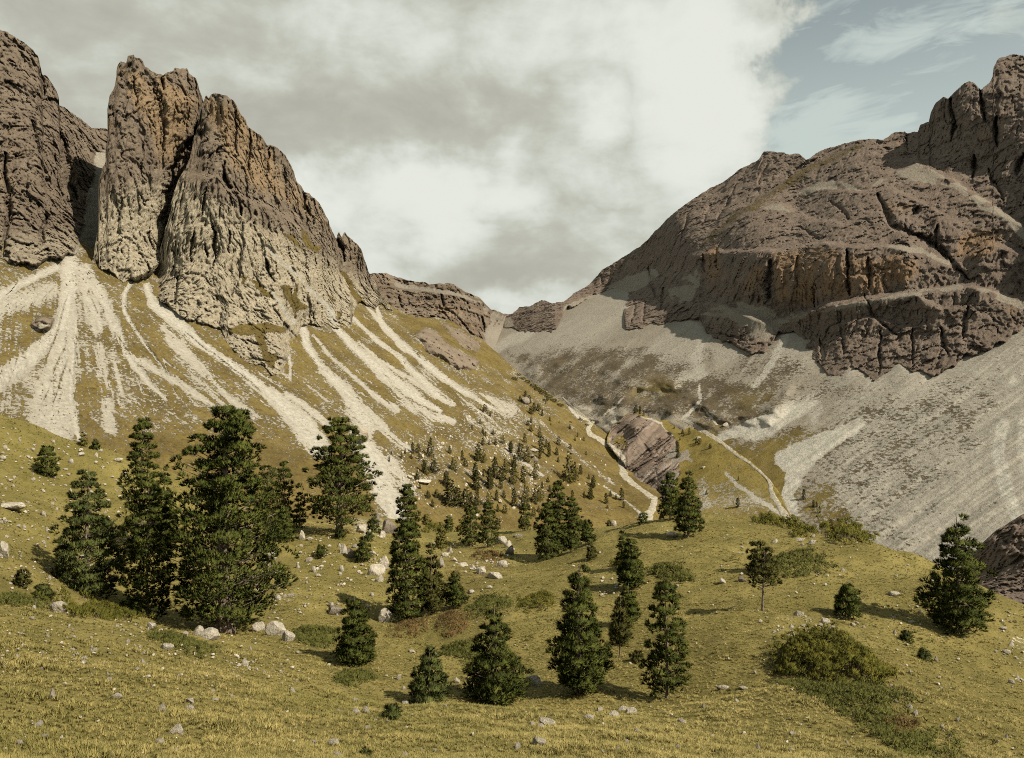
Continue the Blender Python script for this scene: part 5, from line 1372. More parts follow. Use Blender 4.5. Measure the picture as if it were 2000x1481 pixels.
SPECIAL = {(1112, 943): ('larch', "tall feathery larch standing alone above the stream meadow"), (1120, 942): ('stone_pine', "dark pine in the shade at the foot of the tall feathery larch"), (880, 988): ('stone_pine', "largest dark pine on the boulder slope, beside its shadow"), (893, 989): ('stone_pine', "dark pine touching the right side of the boulder slope's largest pine"),
           (910, 992): ('stone_pine', "slim pine next right from the boulder slope's largest pines"), (1054, 855): ('larch', "light green larch at the upper right edge of the boulder slope"), (1242, 806): ('stone_pine', "tallest of the three pines on top of the red-brown bank"), (1250, 809): ('stone_pine', "middle of the three pines on top of the red-brown bank"),
           (1257, 812): ('stone_pine', "smallest of the three pines on top of the red-brown bank"), (1027, 981): ('larch', "tall pale larch in the lower middle of the boulder slope"), (934, 900): ('stone_pine', "dark half of a dense pair of trees at the top of the boulder slope"), (945, 904): ('larch', "pale half of a dense pair of trees at the top of the boulder slope"),
           (1091, 870): ('stone_pine', "small pine alone on the open grass right of the boulder slope"), (1214, 977): ('stone_pine', "bent pine at the edge of the footpath above the stream"), (1134, 927): ('stone_pine', "small dark pine right of the tall feathery larch"), (840, 892): ('stone_pine', "dark pine standing at the upper left of the boulder slope beside a white rock"),
           (1570, 976): ('stone_pine', "tallest small pine beside the white scree channel on the right"), (1159, 950): ('stone_pine', "upper of two dark pines one above the other by the stream meadow"), (1154, 974): ('stone_pine', "lower of two dark pines one above the other by the stream meadow"), (1442, 991): ('stone_pine', "")}
LARCHES = {(982, 867), (886, 919), (833, 928), (1046, 936), (1055, 978), (1003, 946), (1030, 904), (1047, 984), (988, 923), (955, 994)}


def mid_trees():
    rng = np.random.RandomState(5)
    small = [pine_meshes("small_pine", PINE_DULL, 300 + i, 10, r, k, puff=.75, npuff=60, tufts=6, K=7, nl=.5, nw=.2, fine=1, crown0=.04, trunk_r=.16) for i, (r, k) in enumerate([(1.5, 'cone'), (1.2, 'column'), (1.8, 'cone'), (1.9, 'oval'), (1.0, 'column')])]
    larch = [pine_meshes("small_larch", LARCH, 320 + i, 10, r, 'cone', puff=.6, npuff=70, tufts=6, K=7, nl=.45, nw=.13, fine=1, crown0=.04, trunk_r=.14, gap=.06) for i, r in enumerate([1.5, 1.9])]
    for lst, key, lab, grp in ((MID_LEFT, 'left', None, None), (MID_SPUR, 'spur', "small dark pine on the grassy ridge between the stream bed and the path", "small pines on the ridge between stream and path"), (MID_RIGHT, 'right', "tiny pine in the bushes beside the white scree channel", "tiny pines beside the scree channel")):
        for (x, y, h) in lst:
            Y = layer_y(key, x, y)
            p = unproj(x, y, Y)
            H = h / F * Y * 1.2
            sp = SPECIAL.get((x, y))
            is_l = (sp and sp[0] == 'larch') or (x, y) in LARCHES
            v = rng.randint(2) if is_l else rng.randint(5)
            me = larch[v] if is_l else small[v]
            label, group = lab, grp
            if key == 'left':
                if is_l: label, group = "pale yellow-green larch among the dark pines of the boulder slope", "larches on the boulder slope"
                elif y < 850 and x > 1000: label, group = "small dark pine on the rocky rib above the boulder slope", "pines on the rocky rib"
                elif x > 1085: label, group = "small lone pine on the open grass between boulder slope and stream", "lone pines above the stream"
                elif x < 865: label, group = "small dark pine at the left end of the boulder slope by the scree", "pines at the left end of the boulder slope"
                else: label, group = "small dark pine among the pale rocks in the middle of the boulder slope", "pines on the boulder slope"
            if sp and sp[1]: label = sp[1]
            else: label = place_words(x, y, ('tiny' if h < 9 else 'small' if h < 16 else 'middling' if h < 26 else 'tall') + ' ' + ('pale larch' if is_l else ('pointed', 'slim', 'broad', 'rounded', 'narrow')[v] + ' dark pine'), VALLEY_MARKS)
            nm = 'larch' if is_l else 'stone_pine'
            plant_tree(nm, me, (p[0], p[1], p[2] - .2), H / 10, rng.uniform(0, 6.28), label, "tree", group, sxy=H / 10 * rng.uniform(1.0, 1.5))


mid_trees()


def edge_bushes():
    rng = np.random.RandomState(8)
    me = pine_meshes("low_bush", PINE_DULL, 340, 5, 4.5, 'oval', puff=1.1, npuff=60, tufts=7, K=7, nl=.6, nw=.22, fine=1, crown0=.02, trunk_r=.1)
    for x, y, w in [(1012, 733, 5), (1020, 741, 6), (1030, 748, 7), (1041, 756, 8), (1050, 763, 8), (1060, 770, 9), (1071, 777, 8), (1082, 785, 8), (1093, 793, 6), (1005, 742, 7), (1064, 783, 5), (1069, 781, 4), (1133, 821, 5), (1146, 831, 4), (1114, 825, 3)]:
        Y = layer_y('left', x, y)
        p = unproj(x, y, Y)
        s = w / F * Y / 4.5
        r = plant_tree("dwarf_pine", me, (p[0], p[1], p[2] - .3), s * .8, rng.uniform(0, 6), place_words(x, y, "low dark dwarf pine bush", VALLEY_MARKS), "bush", "dwarf pines along the edge of the left slope", sxy=s * rng.uniform(.9, 1.3))


edge_bushes()


# ---- dwarf pine bushes and juniper mats: foliage over an outline on the meadow
def shrub(name, outline, hgt, mat, label, n, tuft=7, nl=.16, nw=.035, K=9, dome=.7, group=None, cat="bush", stems=True, seed=0, puff=.2, up=.8):
    rng = np.random.RandomState(seed + 900)
    K = int(K * .7); nw *= 1.3
    W = np.array([at_near(a, b, h)[:2] for a, b, h in outline])
    lo, hi = W.min(0), W.max(0)
    q = rng.uniform(lo, hi, (n * 14, 2))
    x, y = q.T
    ins = np.zeros(len(q), bool); m = len(W)
    for i in range(m):
        (x0, y0), (x1, y1) = W[i], W[(i + 1) % m]
        c = (y0 > y) != (y1 > y)
        ins ^= c & (x < (x1 - x0) * (y - y0) / (y1 - y0 + 1e-12) + x0)
    d, _ = polydist(x, y, np.r_[W, W[:1]])
    ins |= (d < .12 * (hi - lo).max() * rng.uniform(0, 1, len(q)) ** 3)
    q, d, sg = q[ins][:n], d[ins][:n], ins
    d = d / (d.max() + 1e-6)
    top = hgt * (1 - (1 - np.clip(d * 1.6, 0, 1)) ** 2) ** dome * (.75 + .35 * fbm(np.c_[q, np.zeros(len(q))], (hgt * 1.3 + .4,) * 3, 2, 40 + seed) + .12 * rng.normal(size=len(q)))
    top = np.clip(top, .04, None)
    g = near_z(q[:, 0], q[:, 1])
    C = np.c_[q, g + top * rng.uniform(.45, 1, len(q))]
    nn = len(C)
    D = unit(rng.normal(size=(nn, tuft, 3)) + np.array([0, 0, .5]))
    T = C[:, None] + D * puff * rng.uniform(.4, 1, (nn, tuft, 1)) * np.array([1, 1, .7])
    A = unit(D * .7 + np.array([0, 0, up]))
    ctr = np.r_[W.mean(0), g.mean() - hgt * .5]
    O = unit(C - ctr)
    out = unit(D * .6 + O[:, None] * .12 + np.array([.1, -.35, .6]))
    V, vn = needle_tris(T.reshape(-1, 3), A.reshape(-1, 3), np.full(nn * tuft, nl), np.full(nn * tuft, nw), K, rng, .7, out.reshape(-1, 3))
    tint = np.clip(np.repeat(np.repeat(rng.uniform(0, .5, nn), tuft) + rng.uniform(0, .5, nn * tuft), K), 0, 1)
    base = np.array([*W.mean(0), near_z(*W.mean(0))[0]])
    r = bpy.data.objects.new(name, None)
    r.location = base
    COL.objects.link(r)
    o = child(bpy.data.objects.new("foliage", tri_mesh(name, V - base, [mat], vn, {'tint': tint})), r)
    if stems:
        B = [tube_tris([[c[0] + rng.normal(0, .1), c[1] + rng.normal(0, .1), zz - .05], [c[0] + rng.normal(0, .05), c[1], (zz + c[2]) / 2], c], [.03, .022, .008], 3) for c, zz in zip(C[::3], g[::3])]
        child(bpy.data.objects.new("branches", tri_mesh(name + "_branches", np.concatenate(B) - base, [BARK])), r)
    return set_thing(r, label, cat, group)


shrub("dwarf_pine", [(1520, 1318, 33), (1530, 1275, 36.5), (1590, 1258, 38), (1650, 1268, 37.5), (1700, 1290, 35.5), (1738, 1322, 33), (1715, 1338, 31.8), (1620, 1336, 32)], 1.35, MUGO, "broad olive dwarf pine bush at right front above the juniper carpet", 640, tuft=10, nl=.17, nw=.026, K=10, puff=.17, seed=1)
shrub("dwarf_pine", [(1470, 1022, 90), (1490, 1010, 93), (1590, 1018, 88), (1602, 1030, 85), (1560, 1032, 85), (1500, 1026, 88)], 1.35, MUGO, "long low dwarf pine hedge along the top of the knoll", 200, tuft=9, nl=.25, nw=.06, K=8, puff=.36, seed=2)
shrub("dwarf_pine", [(1618, 1050, 79), (1640, 1036, 82), (1690, 1052, 77), (1698, 1062, 74), (1660, 1066, 73), (1630, 1060, 76)], 1.9, MUGO, "round dwarf pine bush with a pointed top on the knoll's crest", 170, tuft=10, nl=.24, nw=.055, K=9, puff=.34, seed=3)
shrub("dwarf_pine", [(1546, 1050, 78), (1562, 1044, 80), (1576, 1050, 78), (1560, 1053, 77)], .7, MUGO, "small dwarf pine tuft between hedge and pointed bush on the knoll", 40, tuft=9, nl=.2, nw=.05, K=8, puff=.24, seed=4)
shrub("dwarf_pine", [(148, 1205, 44), (170, 1185, 49), (225, 1190, 48), (245, 1205, 45), (215, 1216, 42), (165, 1216, 42)], .75, MUGO, "yellowish dwarf pine bush in front of the left clump of pines", 190, tuft=10, nl=.18, nw=.035, K=9, puff=.2, seed=5)
shrub("juniper_mat", [(1535, 1335, 31.5), (1600, 1340, 31), (1730, 1338, 31), (1735, 1375, 28.5), (1760, 1400, 26.5), (1810, 1450, 23.5), (1815, 1481, 22), (1770, 1478, 22), (1690, 1420, 25), (1610, 1378, 28)], .20, JUNIPER, "long dark green juniper carpet below the broad dwarf pine at right", 900, tuft=9, nl=.12, nw=.022, K=8, puff=.15, seed=6, stems=False, cat="juniper", up=.5)
shrub("juniper_mat", [(1266, 1120, 60), (1285, 1106, 63), (1330, 1110, 62), (1355, 1128, 58.5), (1350, 1138, 57), (1300, 1134, 57.5)], .32, JUNIPER, "rounded juniper cushion on the left of the knoll", 260, tuft=8, nl=.16, nw=.036, K=8, puff=.2, seed=7, stems=False, cat="juniper", up=.5)
shrub("juniper_mat", [(1490, 1125, 57), (1500, 1090, 65), (1560, 1076, 69), (1625, 1098, 63), (1600, 1118, 59), (1540, 1132, 56)], .28, JUNIPER, "wide sparse juniper mat in the middle of the knoll behind the crooked pine", 420, tuft=8, nl=.16, nw=.036, K=8, puff=.22, seed=8, stems=False, cat="juniper", up=.5)
shrub("juniper_mat", [(862, 1268, 45), (890, 1256, 47), (935, 1262, 46), (945, 1285, 43), (925, 1300, 42), (890, 1282, 43.5)], .2, JUNIPER, "flat bright juniper mat behind the front row pines", 300, tuft=8, nl=.13, nw=.026, K=8, puff=.16, seed=9, stems=False, cat="juniper", up=.5)
shrub("juniper_mat", [(910, 1190, 55), (940, 1168, 59), (985, 1170, 58), (1000, 1182, 56), (960, 1200, 53), (925, 1205, 52)], .35, JUNIPER, "dark juniper mound on the edge of the hollow in the centre", 300, tuft=8, nl=.15, nw=.032, K=8, puff=.2, seed=10, stems=False, cat="juniper", up=.5)
shrub("juniper_mat", [(575, 1240, 48), (600, 1225, 51), (660, 1238, 48), (660, 1258, 45.5), (610, 1265, 45)], .3, JUNIPER, "two-lobed juniper mat right of the tallest pine's trunk", 260, tuft=8, nl=.15, nw=.032, K=8, puff=.2, seed=11, stems=False, cat="juniper", up=.5)
shrub("juniper_mat", [(305, 1245, 35), (335, 1236, 36), (395, 1262, 33), (410, 1282, 31), (375, 1284, 31), (340, 1262, 33)], .18, JUNIPER, "low juniper strip on the grass in front of the left clump", 240, tuft=8, nl=.12, nw=.025, K=8, puff=.14, seed=12, stems=False, cat="juniper", up=.5)
shrub("juniper_mat", [(-20, 1180, 40), (10, 1162, 44), (60, 1170, 43), (70, 1184, 40), (30, 1190, 38)], .3, JUNIPER, "green juniper mat at the left edge of the picture", 220, tuft=8, nl=.14, nw=.03, K=8, puff=.17, seed=13, stems=False, cat="juniper", up=.5)
shrub("heath_bush", [(1735, 1425, 25), (1748, 1405, 26.5), (1778, 1412, 26), (1782, 1430, 24.5), (1755, 1440, 24)], .3, HEATH, "round brown bush growing out of the juniper carpet", 90, tuft=9, nl=.1, nw=.02, K=8, puff=.12, seed=14)
shrub("heath_bush", [(765, 1240, 50), (785, 1210, 57), (830, 1215, 56), (835, 1240, 50), (800, 1252, 48)], .3, HEATH, "reddish heath under the tall front pine of the centre left pair", 120, tuft=8, nl=.14, nw=.03, K=8, puff=.18, seed=15, stems=False)
shrub("heath_bush", [(850, 1230, 50), (870, 1200, 56), (905, 1205, 55), (915, 1228, 50), (880, 1245, 48)], .45, HEATH, "dark brown heath mound between the short dense pine and the flat juniper mat", 150, tuft=8, nl=.14, nw=.03, K=8, puff=.2, seed=16, stems=False)
shrub("heath_bush", [(920, 1090, 88), (935, 1078, 95), (970, 1080, 94), (985, 1092, 87), (950, 1098, 84)], .6, HEATH, "rusty heath below the two rounded pines", 110, tuft=8, nl=.2, nw=.05, K=8, puff=.26, seed=17, stems=False)
shrub("heath_bush", [(1012, 1192, 52), (1030, 1172, 56), (1075, 1160, 58), (1085, 1185, 53), (1045, 1200, 51)], .55, MUGO, "olive and purple bush on the slope left of the tallest front row pine", 170, tuft=8, nl=.14, nw=.032, K=8, puff=.2, seed=18)
shrub("heath_bush", [(655, 1335, 36.5), (670, 1312, 38.5), (720, 1312, 38), (735, 1330, 36.5), (700, 1345, 35.5)], .22, JUNIPER, "mossy brown mound below the dense pine with the long shadow", 170, tuft=8, nl=.11, nw=.026, K=8, puff=.16, seed=19, stems=False)
shrub("dwarf_pine", [(828, 1040, 136), (850, 1030, 140), (866, 1036, 137), (850, 1042, 134)], .9, MUGO, "yellow-green dwarf pine strip on the lip right of the tall pair", 60, tuft=8, nl=.26, nw=.08, K=8, puff=.36, seed=20)
shrub("dwarf_pine", [(1198, 1112, 64), (1205, 1100, 68), (1222, 1104, 66), (1222, 1116, 63)], .6, MUGO, "small yellow-green bush left of the upper knoll row pine", 60, tuft=8, nl=.17, nw=.04, K=8, puff=.2, seed=21)

# ------------------------------------------------------------------ stones
def ico(sub):
    import bmesh
    bm = bmesh.new()
    bmesh.ops.create_icosphere(bm, subdivisions=sub, radius=1)
    bm.verts.ensure_lookup_table()
    V = np.array([v.co for v in bm.verts]); T = np.array([[v.index for v in f.verts] for f in bm.faces])
    bm.free()
    return V, T


def stone_geo(seed, sub, flat=.6):
    rng = np.random.RandomState(seed)
    V, T = ico(sub)
    V = V * (1 + .22 * fbm(V, (.9,) * 3, 3, seed * 3.1)[:, None])
    for _ in range(11):                      # broken faces
        n = unit(rng.normal(size=3) * np.array([1, 1, .8])); d = rng.uniform(.45, .85)
        over = np.clip(V @ n - d, 0, None)
        V = V - over[:, None] * n * .92
    V = V * (1 + .07 * fbm(V, (.22,) * 3, 2, seed * 1.7)[:, None])
    V[:, 2] *= flat
    V[:, 1] *= rng.uniform(.7, 1)
    return V, T


def plain_mesh(name, V, T, mats, smooth=False):
    me = bpy.data.meshes.new(name)
    me.from_pydata(V.tolist(), [], T.tolist())
    for m in mats: me.materials.append(m)
    if smooth:
        me.polygons.foreach_set('use_smooth', np.ones(len(T), bool))
    me.update()
    return me


def stone_mat(name, lo, hi, dark):
    m, N, b = new_mat(name)
    p = N.node('ShaderNodeTexCoord').outputs['Object']
    r = N.node('ShaderNodeObjectInfo').outputs['Random']
    n1 = N.noise(p, 2.2, 5, .65); n2 = N.noise(p, 9, 4, .7)
    c = N.mix(N.ss(n1, .35, .7), lo, hi)
    c = N.mix(N.math('MULTIPLY', N.ss(n2, .52, .68), .75), c, dark)
    c = N.mix(N.math('MULTIPLY', r, .28), c, lo)
    N.put(b.inputs['Base Color'], c)
    bump(N, b, N.math('ADD', n1, n2), .8, .15)
    return m


STONE = stone_mat("pale_limestone", (0.31, 0.275, 0.215), (0.50, 0.46, 0.375), (0.15, 0.125, 0.097))
STONE_DARK = stone_mat("weathered_limestone", (0.12, 0.10, 0.08), (0.25, 0.215, 0.17), (0.065, 0.055, 0.045))
STONES_BIG = [plain_mesh("boulder", *stone_geo(500 + i, 4, f), [STONE], False) for i, f in enumerate((.55, .7, .85, .6, 1.0, .5))]
STONES_SMALL = [plain_mesh("stone", *stone_geo(520 + i, 3, f), [STONE], False) for i, f in enumerate((.5, .6, .7, .45, .8, .55))]
STONES_DARK = [plain_mesh("dark_boulder", *stone_geo(540 + i, 4, f), [STONE_DARK], False) for i, f in enumerate((.7, .6))]

# (x, y of the foot, width, height in the picture[, dark])
ROCKS = [(324, 1269, 26, 12), (369, 1392, 16, 16), (315, 1389, 20, 10), (347, 1433, 27, 14), (313, 1451, 18, 9), (227, 1364, 24, 11), (86, 1441, 16, 8), (613, 1455, 12, 14), (654, 1455, 26, 8), (343, 1468, 10, 6), (477, 1299, 16, 9), (116, 1196, 28, 19), (6, 1086, 26, 32), (18, 993, 50, 14), (295, 1230, 20, 24), (408, 1246, 34, 17),
         (388, 1240, 20, 14), (362, 1243, 14, 10), (540, 1240, 34, 30), (562, 1252, 26, 20), (528, 1228, 26, 16), (503, 1232, 22, 22), (530, 1092, 16, 17), (532, 1080, 18, 20), (522, 1106, 12, 11), (537, 1122, 22, 10), (590, 1052, 18, 13), (605, 1055, 14, 9), (603, 1097, 16, 12), (655, 1197, 36, 14, 1), (648, 1186, 12, 9), (672, 1080, 16, 14), (686, 1088, 18, 18, 1), (694, 1070, 13, 11),
         (535, 1050, 15, 30), (543, 1172, 16, 9), (568, 1166, 18, 9), (512, 1160, 8, 9), (614, 1118, 10, 15), (582, 1110, 8, 18), (622, 1126, 12, 8), (668, 1116, 10, 14), (665, 1124, 8, 8), (570, 1353, 18, 8), (415, 1353, 10, 6), (165, 1291, 18, 6), (371, 1374, 20, 14), (420, 1368, 13, 5), (452, 1363, 11, 6), (185, 1272, 11, 7), (214, 1334, 12, 8), (142, 1233, 7, 9), (102, 1364, 14, 13), (74, 1418, 18, 7), (693, 1394, 20, 7), (693, 1369, 13, 5), (713, 1391, 18, 8),
         (1067, 1415, 30, 14), (1040, 1418, 13, 9), (1057, 1421, 14, 8), (1051, 1455, 28, 14), (1009, 1462, 14, 8), (1230, 1394, 26, 10), (1218, 1388, 20, 9), (1195, 1402, 24, 14), (1149, 1406, 19, 10), (1170, 1389, 16, 6), (792, 1375, 14, 9), (919, 1407, 12, 7), (805, 1275, 14, 9), (893, 1333, 12, 9), (872, 1334, 9, 10), (789, 1348, 8, 8), (778, 1327, 9, 9), (1040, 1338, 30, 23), (755, 1214, 26, 22), (717, 1190, 12, 16),
         (734, 1122, 30, 26), (752, 1108, 22, 20), (741, 1136, 15, 12), (759, 1040, 32, 26, 1), (734, 1023, 22, 20, 1), (706, 1040, 25, 24), (720, 1052, 16, 14), (780, 1056, 17, 16), (776, 1068, 11, 12), (745, 1050, 14, 12), (978, 1062, 22, 18), (992, 1068, 14, 12), (1012, 1049, 20, 10), (997, 1084, 18, 18, 1), (940, 1121, 20, 22), (966, 1130, 27, 15), (984, 1107, 22, 11), (956, 1149, 11, 8), (861, 1106, 15, 16), (903, 1106, 22, 8), (879, 1080, 12, 10), (921, 1157, 14, 6), (868, 1088, 14, 10), (850, 1068, 12, 9), (924, 1112, 12, 8), (888, 1096, 12, 7),
         (1200, 1023, 13, 10), (1313, 1048, 20, 10), (1322, 1147, 8, 6), (1334, 1413, 20, 5), (1244, 1429, 12, 7), (1223, 1452, 10, 5), (1322, 1462, 15, 5), (792, 1479, 14, 9), (657, 1478, 18, 8), (717, 1424, 14, 6), (849, 1468, 9, 5), (896, 1425, 10, 4), (1513, 1060, 14, 6), (1586, 1063, 17, 12), (1562, 1057, 22, 8), (1588, 1049, 10, 5), (1448, 1136, 16, 10, 1), (1411, 1139, 14, 10), (1645, 1116, 10, 5), (1559, 1204, 18, 17),
         (1610, 1216, 20, 7), (1624, 1230, 15, 8), (1546, 1227, 10, 6), (1571, 1224, 14, 6), (1590, 1233, 14, 5), (1604, 1222, 11, 5), (1747, 1162, 24, 8), (1780, 1216, 14, 4), (1666, 1222, 11, 6), (1840, 1221, 8, 6), (1411, 1346, 24, 7), (1451, 1346, 16, 5), (1439, 1372, 10, 6), (1374, 1383, 9, 7), (1481, 1467, 11, 11), (1543, 1466, 12, 5), (1548, 1436, 14, 6), (1778, 1384, 13, 7), (1788, 1396, 13, 8), (1840, 1424, 8, 13), (1856, 1443, 8, 10), (1740, 1341, 9, 5), (1828, 1291, 9, 8), (1965, 1277, 14, 9), (1977, 1336, 14, 7),
         (1778, 1316, 8, 10), (1870, 1409, 8, 8), (1960, 1230, 12, 6), (1975, 1262, 12, 7), (1300, 1395, 9, 5), (40, 1455, 14, 6), (1655, 1455, 10, 6), (1150, 1070, 8, 5), (63, 880, 9, 6), (38, 862, 8, 6), (5, 898, 11, 9), (104, 865, 9, 5), (158, 880, 9, 7), (188, 892, 12, 6), (158, 890, 14, 8), (230, 902, 16, 8), (18, 940, 14, 5), (64, 938, 9, 5), (140, 905, 10, 8), (198, 882, 8, 5), (85, 1008, 11, 9), (36, 1030, 10, 6)]


def put_stone(x, y, w, h, dark, label, rng, big):
    p = at_near(x, y)
    W = w / F * p[1] * .58
    H = h / F * p[1] * 1.2 + .04
    me = (STONES_DARK[rng.randint(2)] if dark else STONES_BIG[rng.randint(6)] if big else STONES_SMALL[rng.randint(6)])
    nm = "boulder" if big else "stone"
    o = bpy.data.objects.new(nm, me)
    z = .62
    o.scale = (W * 1.05, W * rng.uniform(.7, 1.0), max(H * .62 / z, W * .35))
    o.rotation_euler = (rng.normal(0, .12), rng.normal(0, .12), rng.uniform(-.5, .5) + (math.pi if rng.rand() < .5 else 0))
    o.location = (p[0], p[1], p[2] + H * .22)
    COL.objects.link(o)
    return set_thing(o, label, "rock" if big else "stone", "boulders on the meadow" if big else "stones lying in the grass")


def stones():
    rng = np.random.RandomState(11)
    for r in ROCKS:
        x, y, w, h = r[:4]
        dark = len(r) > 4
        if h < 28: h = min(h, w * 1.05)
        big = w * h > 260
        shp = "tall upright" if h > w * 1.15 else "flat" if h < w * .42 else "rounded"
        size = "big" if w > 24 else "small" if w < 12 else ""
        kind = " ".join(q for q in (size, shp, "dark grey" if dark else "pale", "boulder" if big else "stone") if q)
        put_stone(x, y, w, h, dark, place_words(x, y, kind), rng, big)
    # the many small stones of the open grass
    n = 0
    spots = [((0, 830, 330, 1010), 60), ((0, 1010, 110, 1150), 18), ((0, 1190, 330, 1330), 40), ((330, 1260, 620, 1340), 22), ((480, 1060, 760, 1210), 24), ((650, 1380, 1300, 1475), 12), ((1400, 1080, 1780, 1240), 12), ((1750, 1260, 1990, 1470), 10)]
    for (x0, y0, x1, y1), k in spots:
        c = 0
        while c < k:
            x, y = rng.uniform(x0, x1), rng.uniform(y0, y1)
            if x0 == 0 and y1 == 1010 and y < 830 + .38 * x: continue
            w = rng.uniform(4, 9)
            area = "on the upper left meadow slope" if y < 1150 and x < 400 else "in the grass below the left clump of pines" if x < 640 and y > 1180 else "among the boulders of the left bank" if x < 800 and y < 1220 else "on the front grass" if x < 1350 else "on the grass of the knoll" if y < 1250 else "on the steep grass at lower right"
            put_stone(x, y, w, w * rng.uniform(.4, .8), False, "tiny pale stone scattered " + area, rng, False)["group"] = "tiny stones scattered " + area
            c += 1


stones()


def joined_stones(name, P, S, rng, mat, sub=2, nvar=5, zs=.7):
    Vs, Ts, n0 = [], [], 0
    var = [stone_geo(600 + i, sub, zs) for i in range(nvar)]
    for p, s in zip(P, S):
        V, T = var[rng.randint(nvar)]
        a = rng.uniform(0, 6.28); c, q = math.cos(a), math.sin(a)
        R = np.array([[c, -q, 0], [q, c, 0], [0, 0, 1]])
        Vs.append((V * np.array([1, 1, rng.uniform(.7, 1.2)])) @ R.T * s + p); Ts.append(T + n0); n0 += len(V)
    o = bpy.data.objects.new(name, plain_mesh(name, np.concatenate(Vs), np.concatenate(Ts), [mat]))
    COL.objects.link(o)
    o['kind'] = 'stuff'
    return o


def gravel():
    rng = np.random.RandomState(21)
    P, S = [], []
    x = rng.uniform(0, 2000, 16000); y = rng.uniform(830, 1481, 16000)
    wgt = np.full(len(x), .045)
    wgt = np.maximum(wgt, .5 * inpoly(x, y, [(0, 830), (330, 950), (330, 1080), (100, 1170), (0, 1150)], 30))
    wgt = np.maximum(wgt, .42 * inpoly(x, y, [(0, 1180), (250, 1210), (520, 1260), (620, 1340), (400, 1340), (0, 1330)], 30))
    wgt = np.maximum(wgt, .5 * inpoly(x, y, [(480, 1050), (700, 1000), (790, 1040), (760, 1130), (560, 1210), (480, 1190)], 30))
    wgt = np.maximum(wgt, .7 * inpoly(x, y, [(840, 1060), (960, 1060), (1010, 1090), (960, 1150), (880, 1120)], 20))
    wgt = np.maximum(wgt, .9 * inpoly(x, y, [(1490, 1200), (1560, 1185), (1640, 1220), (1630, 1240), (1540, 1240)], 14))
    wgt = np.maximum(wgt, .9 * inpoly(x, y, [(1950, 1170), (2000, 1230), (2000, 1350), (1950, 1290)], 14))
    wgt = np.maximum(wgt, .7 * inpoly(x, y, [(1160, 1130), (1220, 1120), (1215, 1160), (1170, 1170)], 10))
    wgt = np.maximum(wgt, .14 * inpoly(x, y, [(1380, 1040), (1700, 1070), (1850, 1180), (2000, 1481), (1700, 1260), (1400, 1180)], 30))
    clump = sstep(fbm(np.c_[x, y * 1.6, np.zeros(len(x))], (45, 45, 10), 3, 61.0), -.25, .35)
    keep = rng.uniform(size=len(x)) < wgt * (.25 + 1.3 * clump)
    for a, b in zip(x[keep], y[keep]):
        d = ((HY - b) / F * _RY) - near_z((a - CX) / F * _RY, _RY)
        if not ((d[:-1] > 0) & (d[1:] <= 0)).any(): continue
        p = at_near(a, b)
        s = rng.gamma(2.0, 1.0) * .85 + .9
        s = min(s, 5) / F * p[1]
        P.append(p + np.array([0, 0, .04 + .3 * s])); S.append(s)
    o = joined_stones("gravel", P, S, rng, STONE, 1, 6, .65)
    o['label'] = "small limestone gravel strewn through the meadow grass"
    P, S = [], []
    poly = [(745, 870), (900, 830), (950, 790), (985, 780), (1035, 830), (1060, 900), (1090, 960), (1060, 1000), (1000, 1010), (900, 1000), (800, 975)]
    x = rng.uniform(700, 1240, 9000); y = rng.uniform(770, 1040, 9000)
    w = .5 * inpoly(x, y, poly, 25) + .06 * inpoly(x, y, [(1000, 790), (1150, 850), (1250, 990), (1150, 1000), (1050, 900)], 20)
    clump = sstep(fbm(np.c_[x, y * 1.4, np.zeros(len(x))], (38, 38, 10), 3, 63.0), -.2, .35)
    keep = rng.uniform(size=len(x)) < w * (.15 + 1.25 * clump)
    for a, b in zip(x[keep], y[keep]):
        Y = layer_y('left', a, b)
        s = (rng.gamma(1.6, 1.0) * .8 + .7)
        s = min(s, 6) / F * Y
        P.append(unproj(a, b, Y) + np.array([0, 0, .1 * s])); S.append(s)
    o = joined_stones("boulder_field", P, S, rng, STONE, 1, 6, .9)
    o['label'] = "field of pale boulders fallen among the small trees below the left wall"


gravel()

# larger single rocks down the valley: (x, y, w, h), label
FAR_ROCKS = [('left', 1024, 787, 22, 18, 1, "square grey boulder between small pines on the rocky rib"), ('left', 828, 943, 34, 15, 0, "long white rock slab at the lower left of the boulder slope"), ('left', 1044, 882, 18, 13, 0, "white boulder in the middle of the boulder slope's right part"), ('left', 897, 897, 9, 8, 0, "round white boulder left of the dense pine and larch pair"),
             ('left', 705, 858, 20, 14, 1, "grey rock outcrop between two scree tongues behind the open-branched pine"), ('spur', 1363, 857, 13, 10, 0, "pale boulder with two tiny pines below it beside the path"), ('spur', 1374, 914, 9, 8, 0, "white boulder alone on the grass of the middle ridge"), ('left', 799, 934, 15, 10, 0, "white rock just left of the long slab on the boulder slope"),
             ('left', 977, 981, 14, 9, 0, "white rock above the two rounded pines on the boulder slope"), ('left', 83, 640, 22, 14, 0, "large pale rock standing in the grass beside the left scree fan"), ('right', 1418, 832, 14, 9, 0, "pale boulder at the foot of the dark knolls by the path's upper end"), ('left', 1037, 893, 18, 9, 1, "grey boulder under the white one on the boulder slope"), ('left', 1047, 901, 13, 9, 1, "purple grey rock below the white boulder on the boulder slope")]


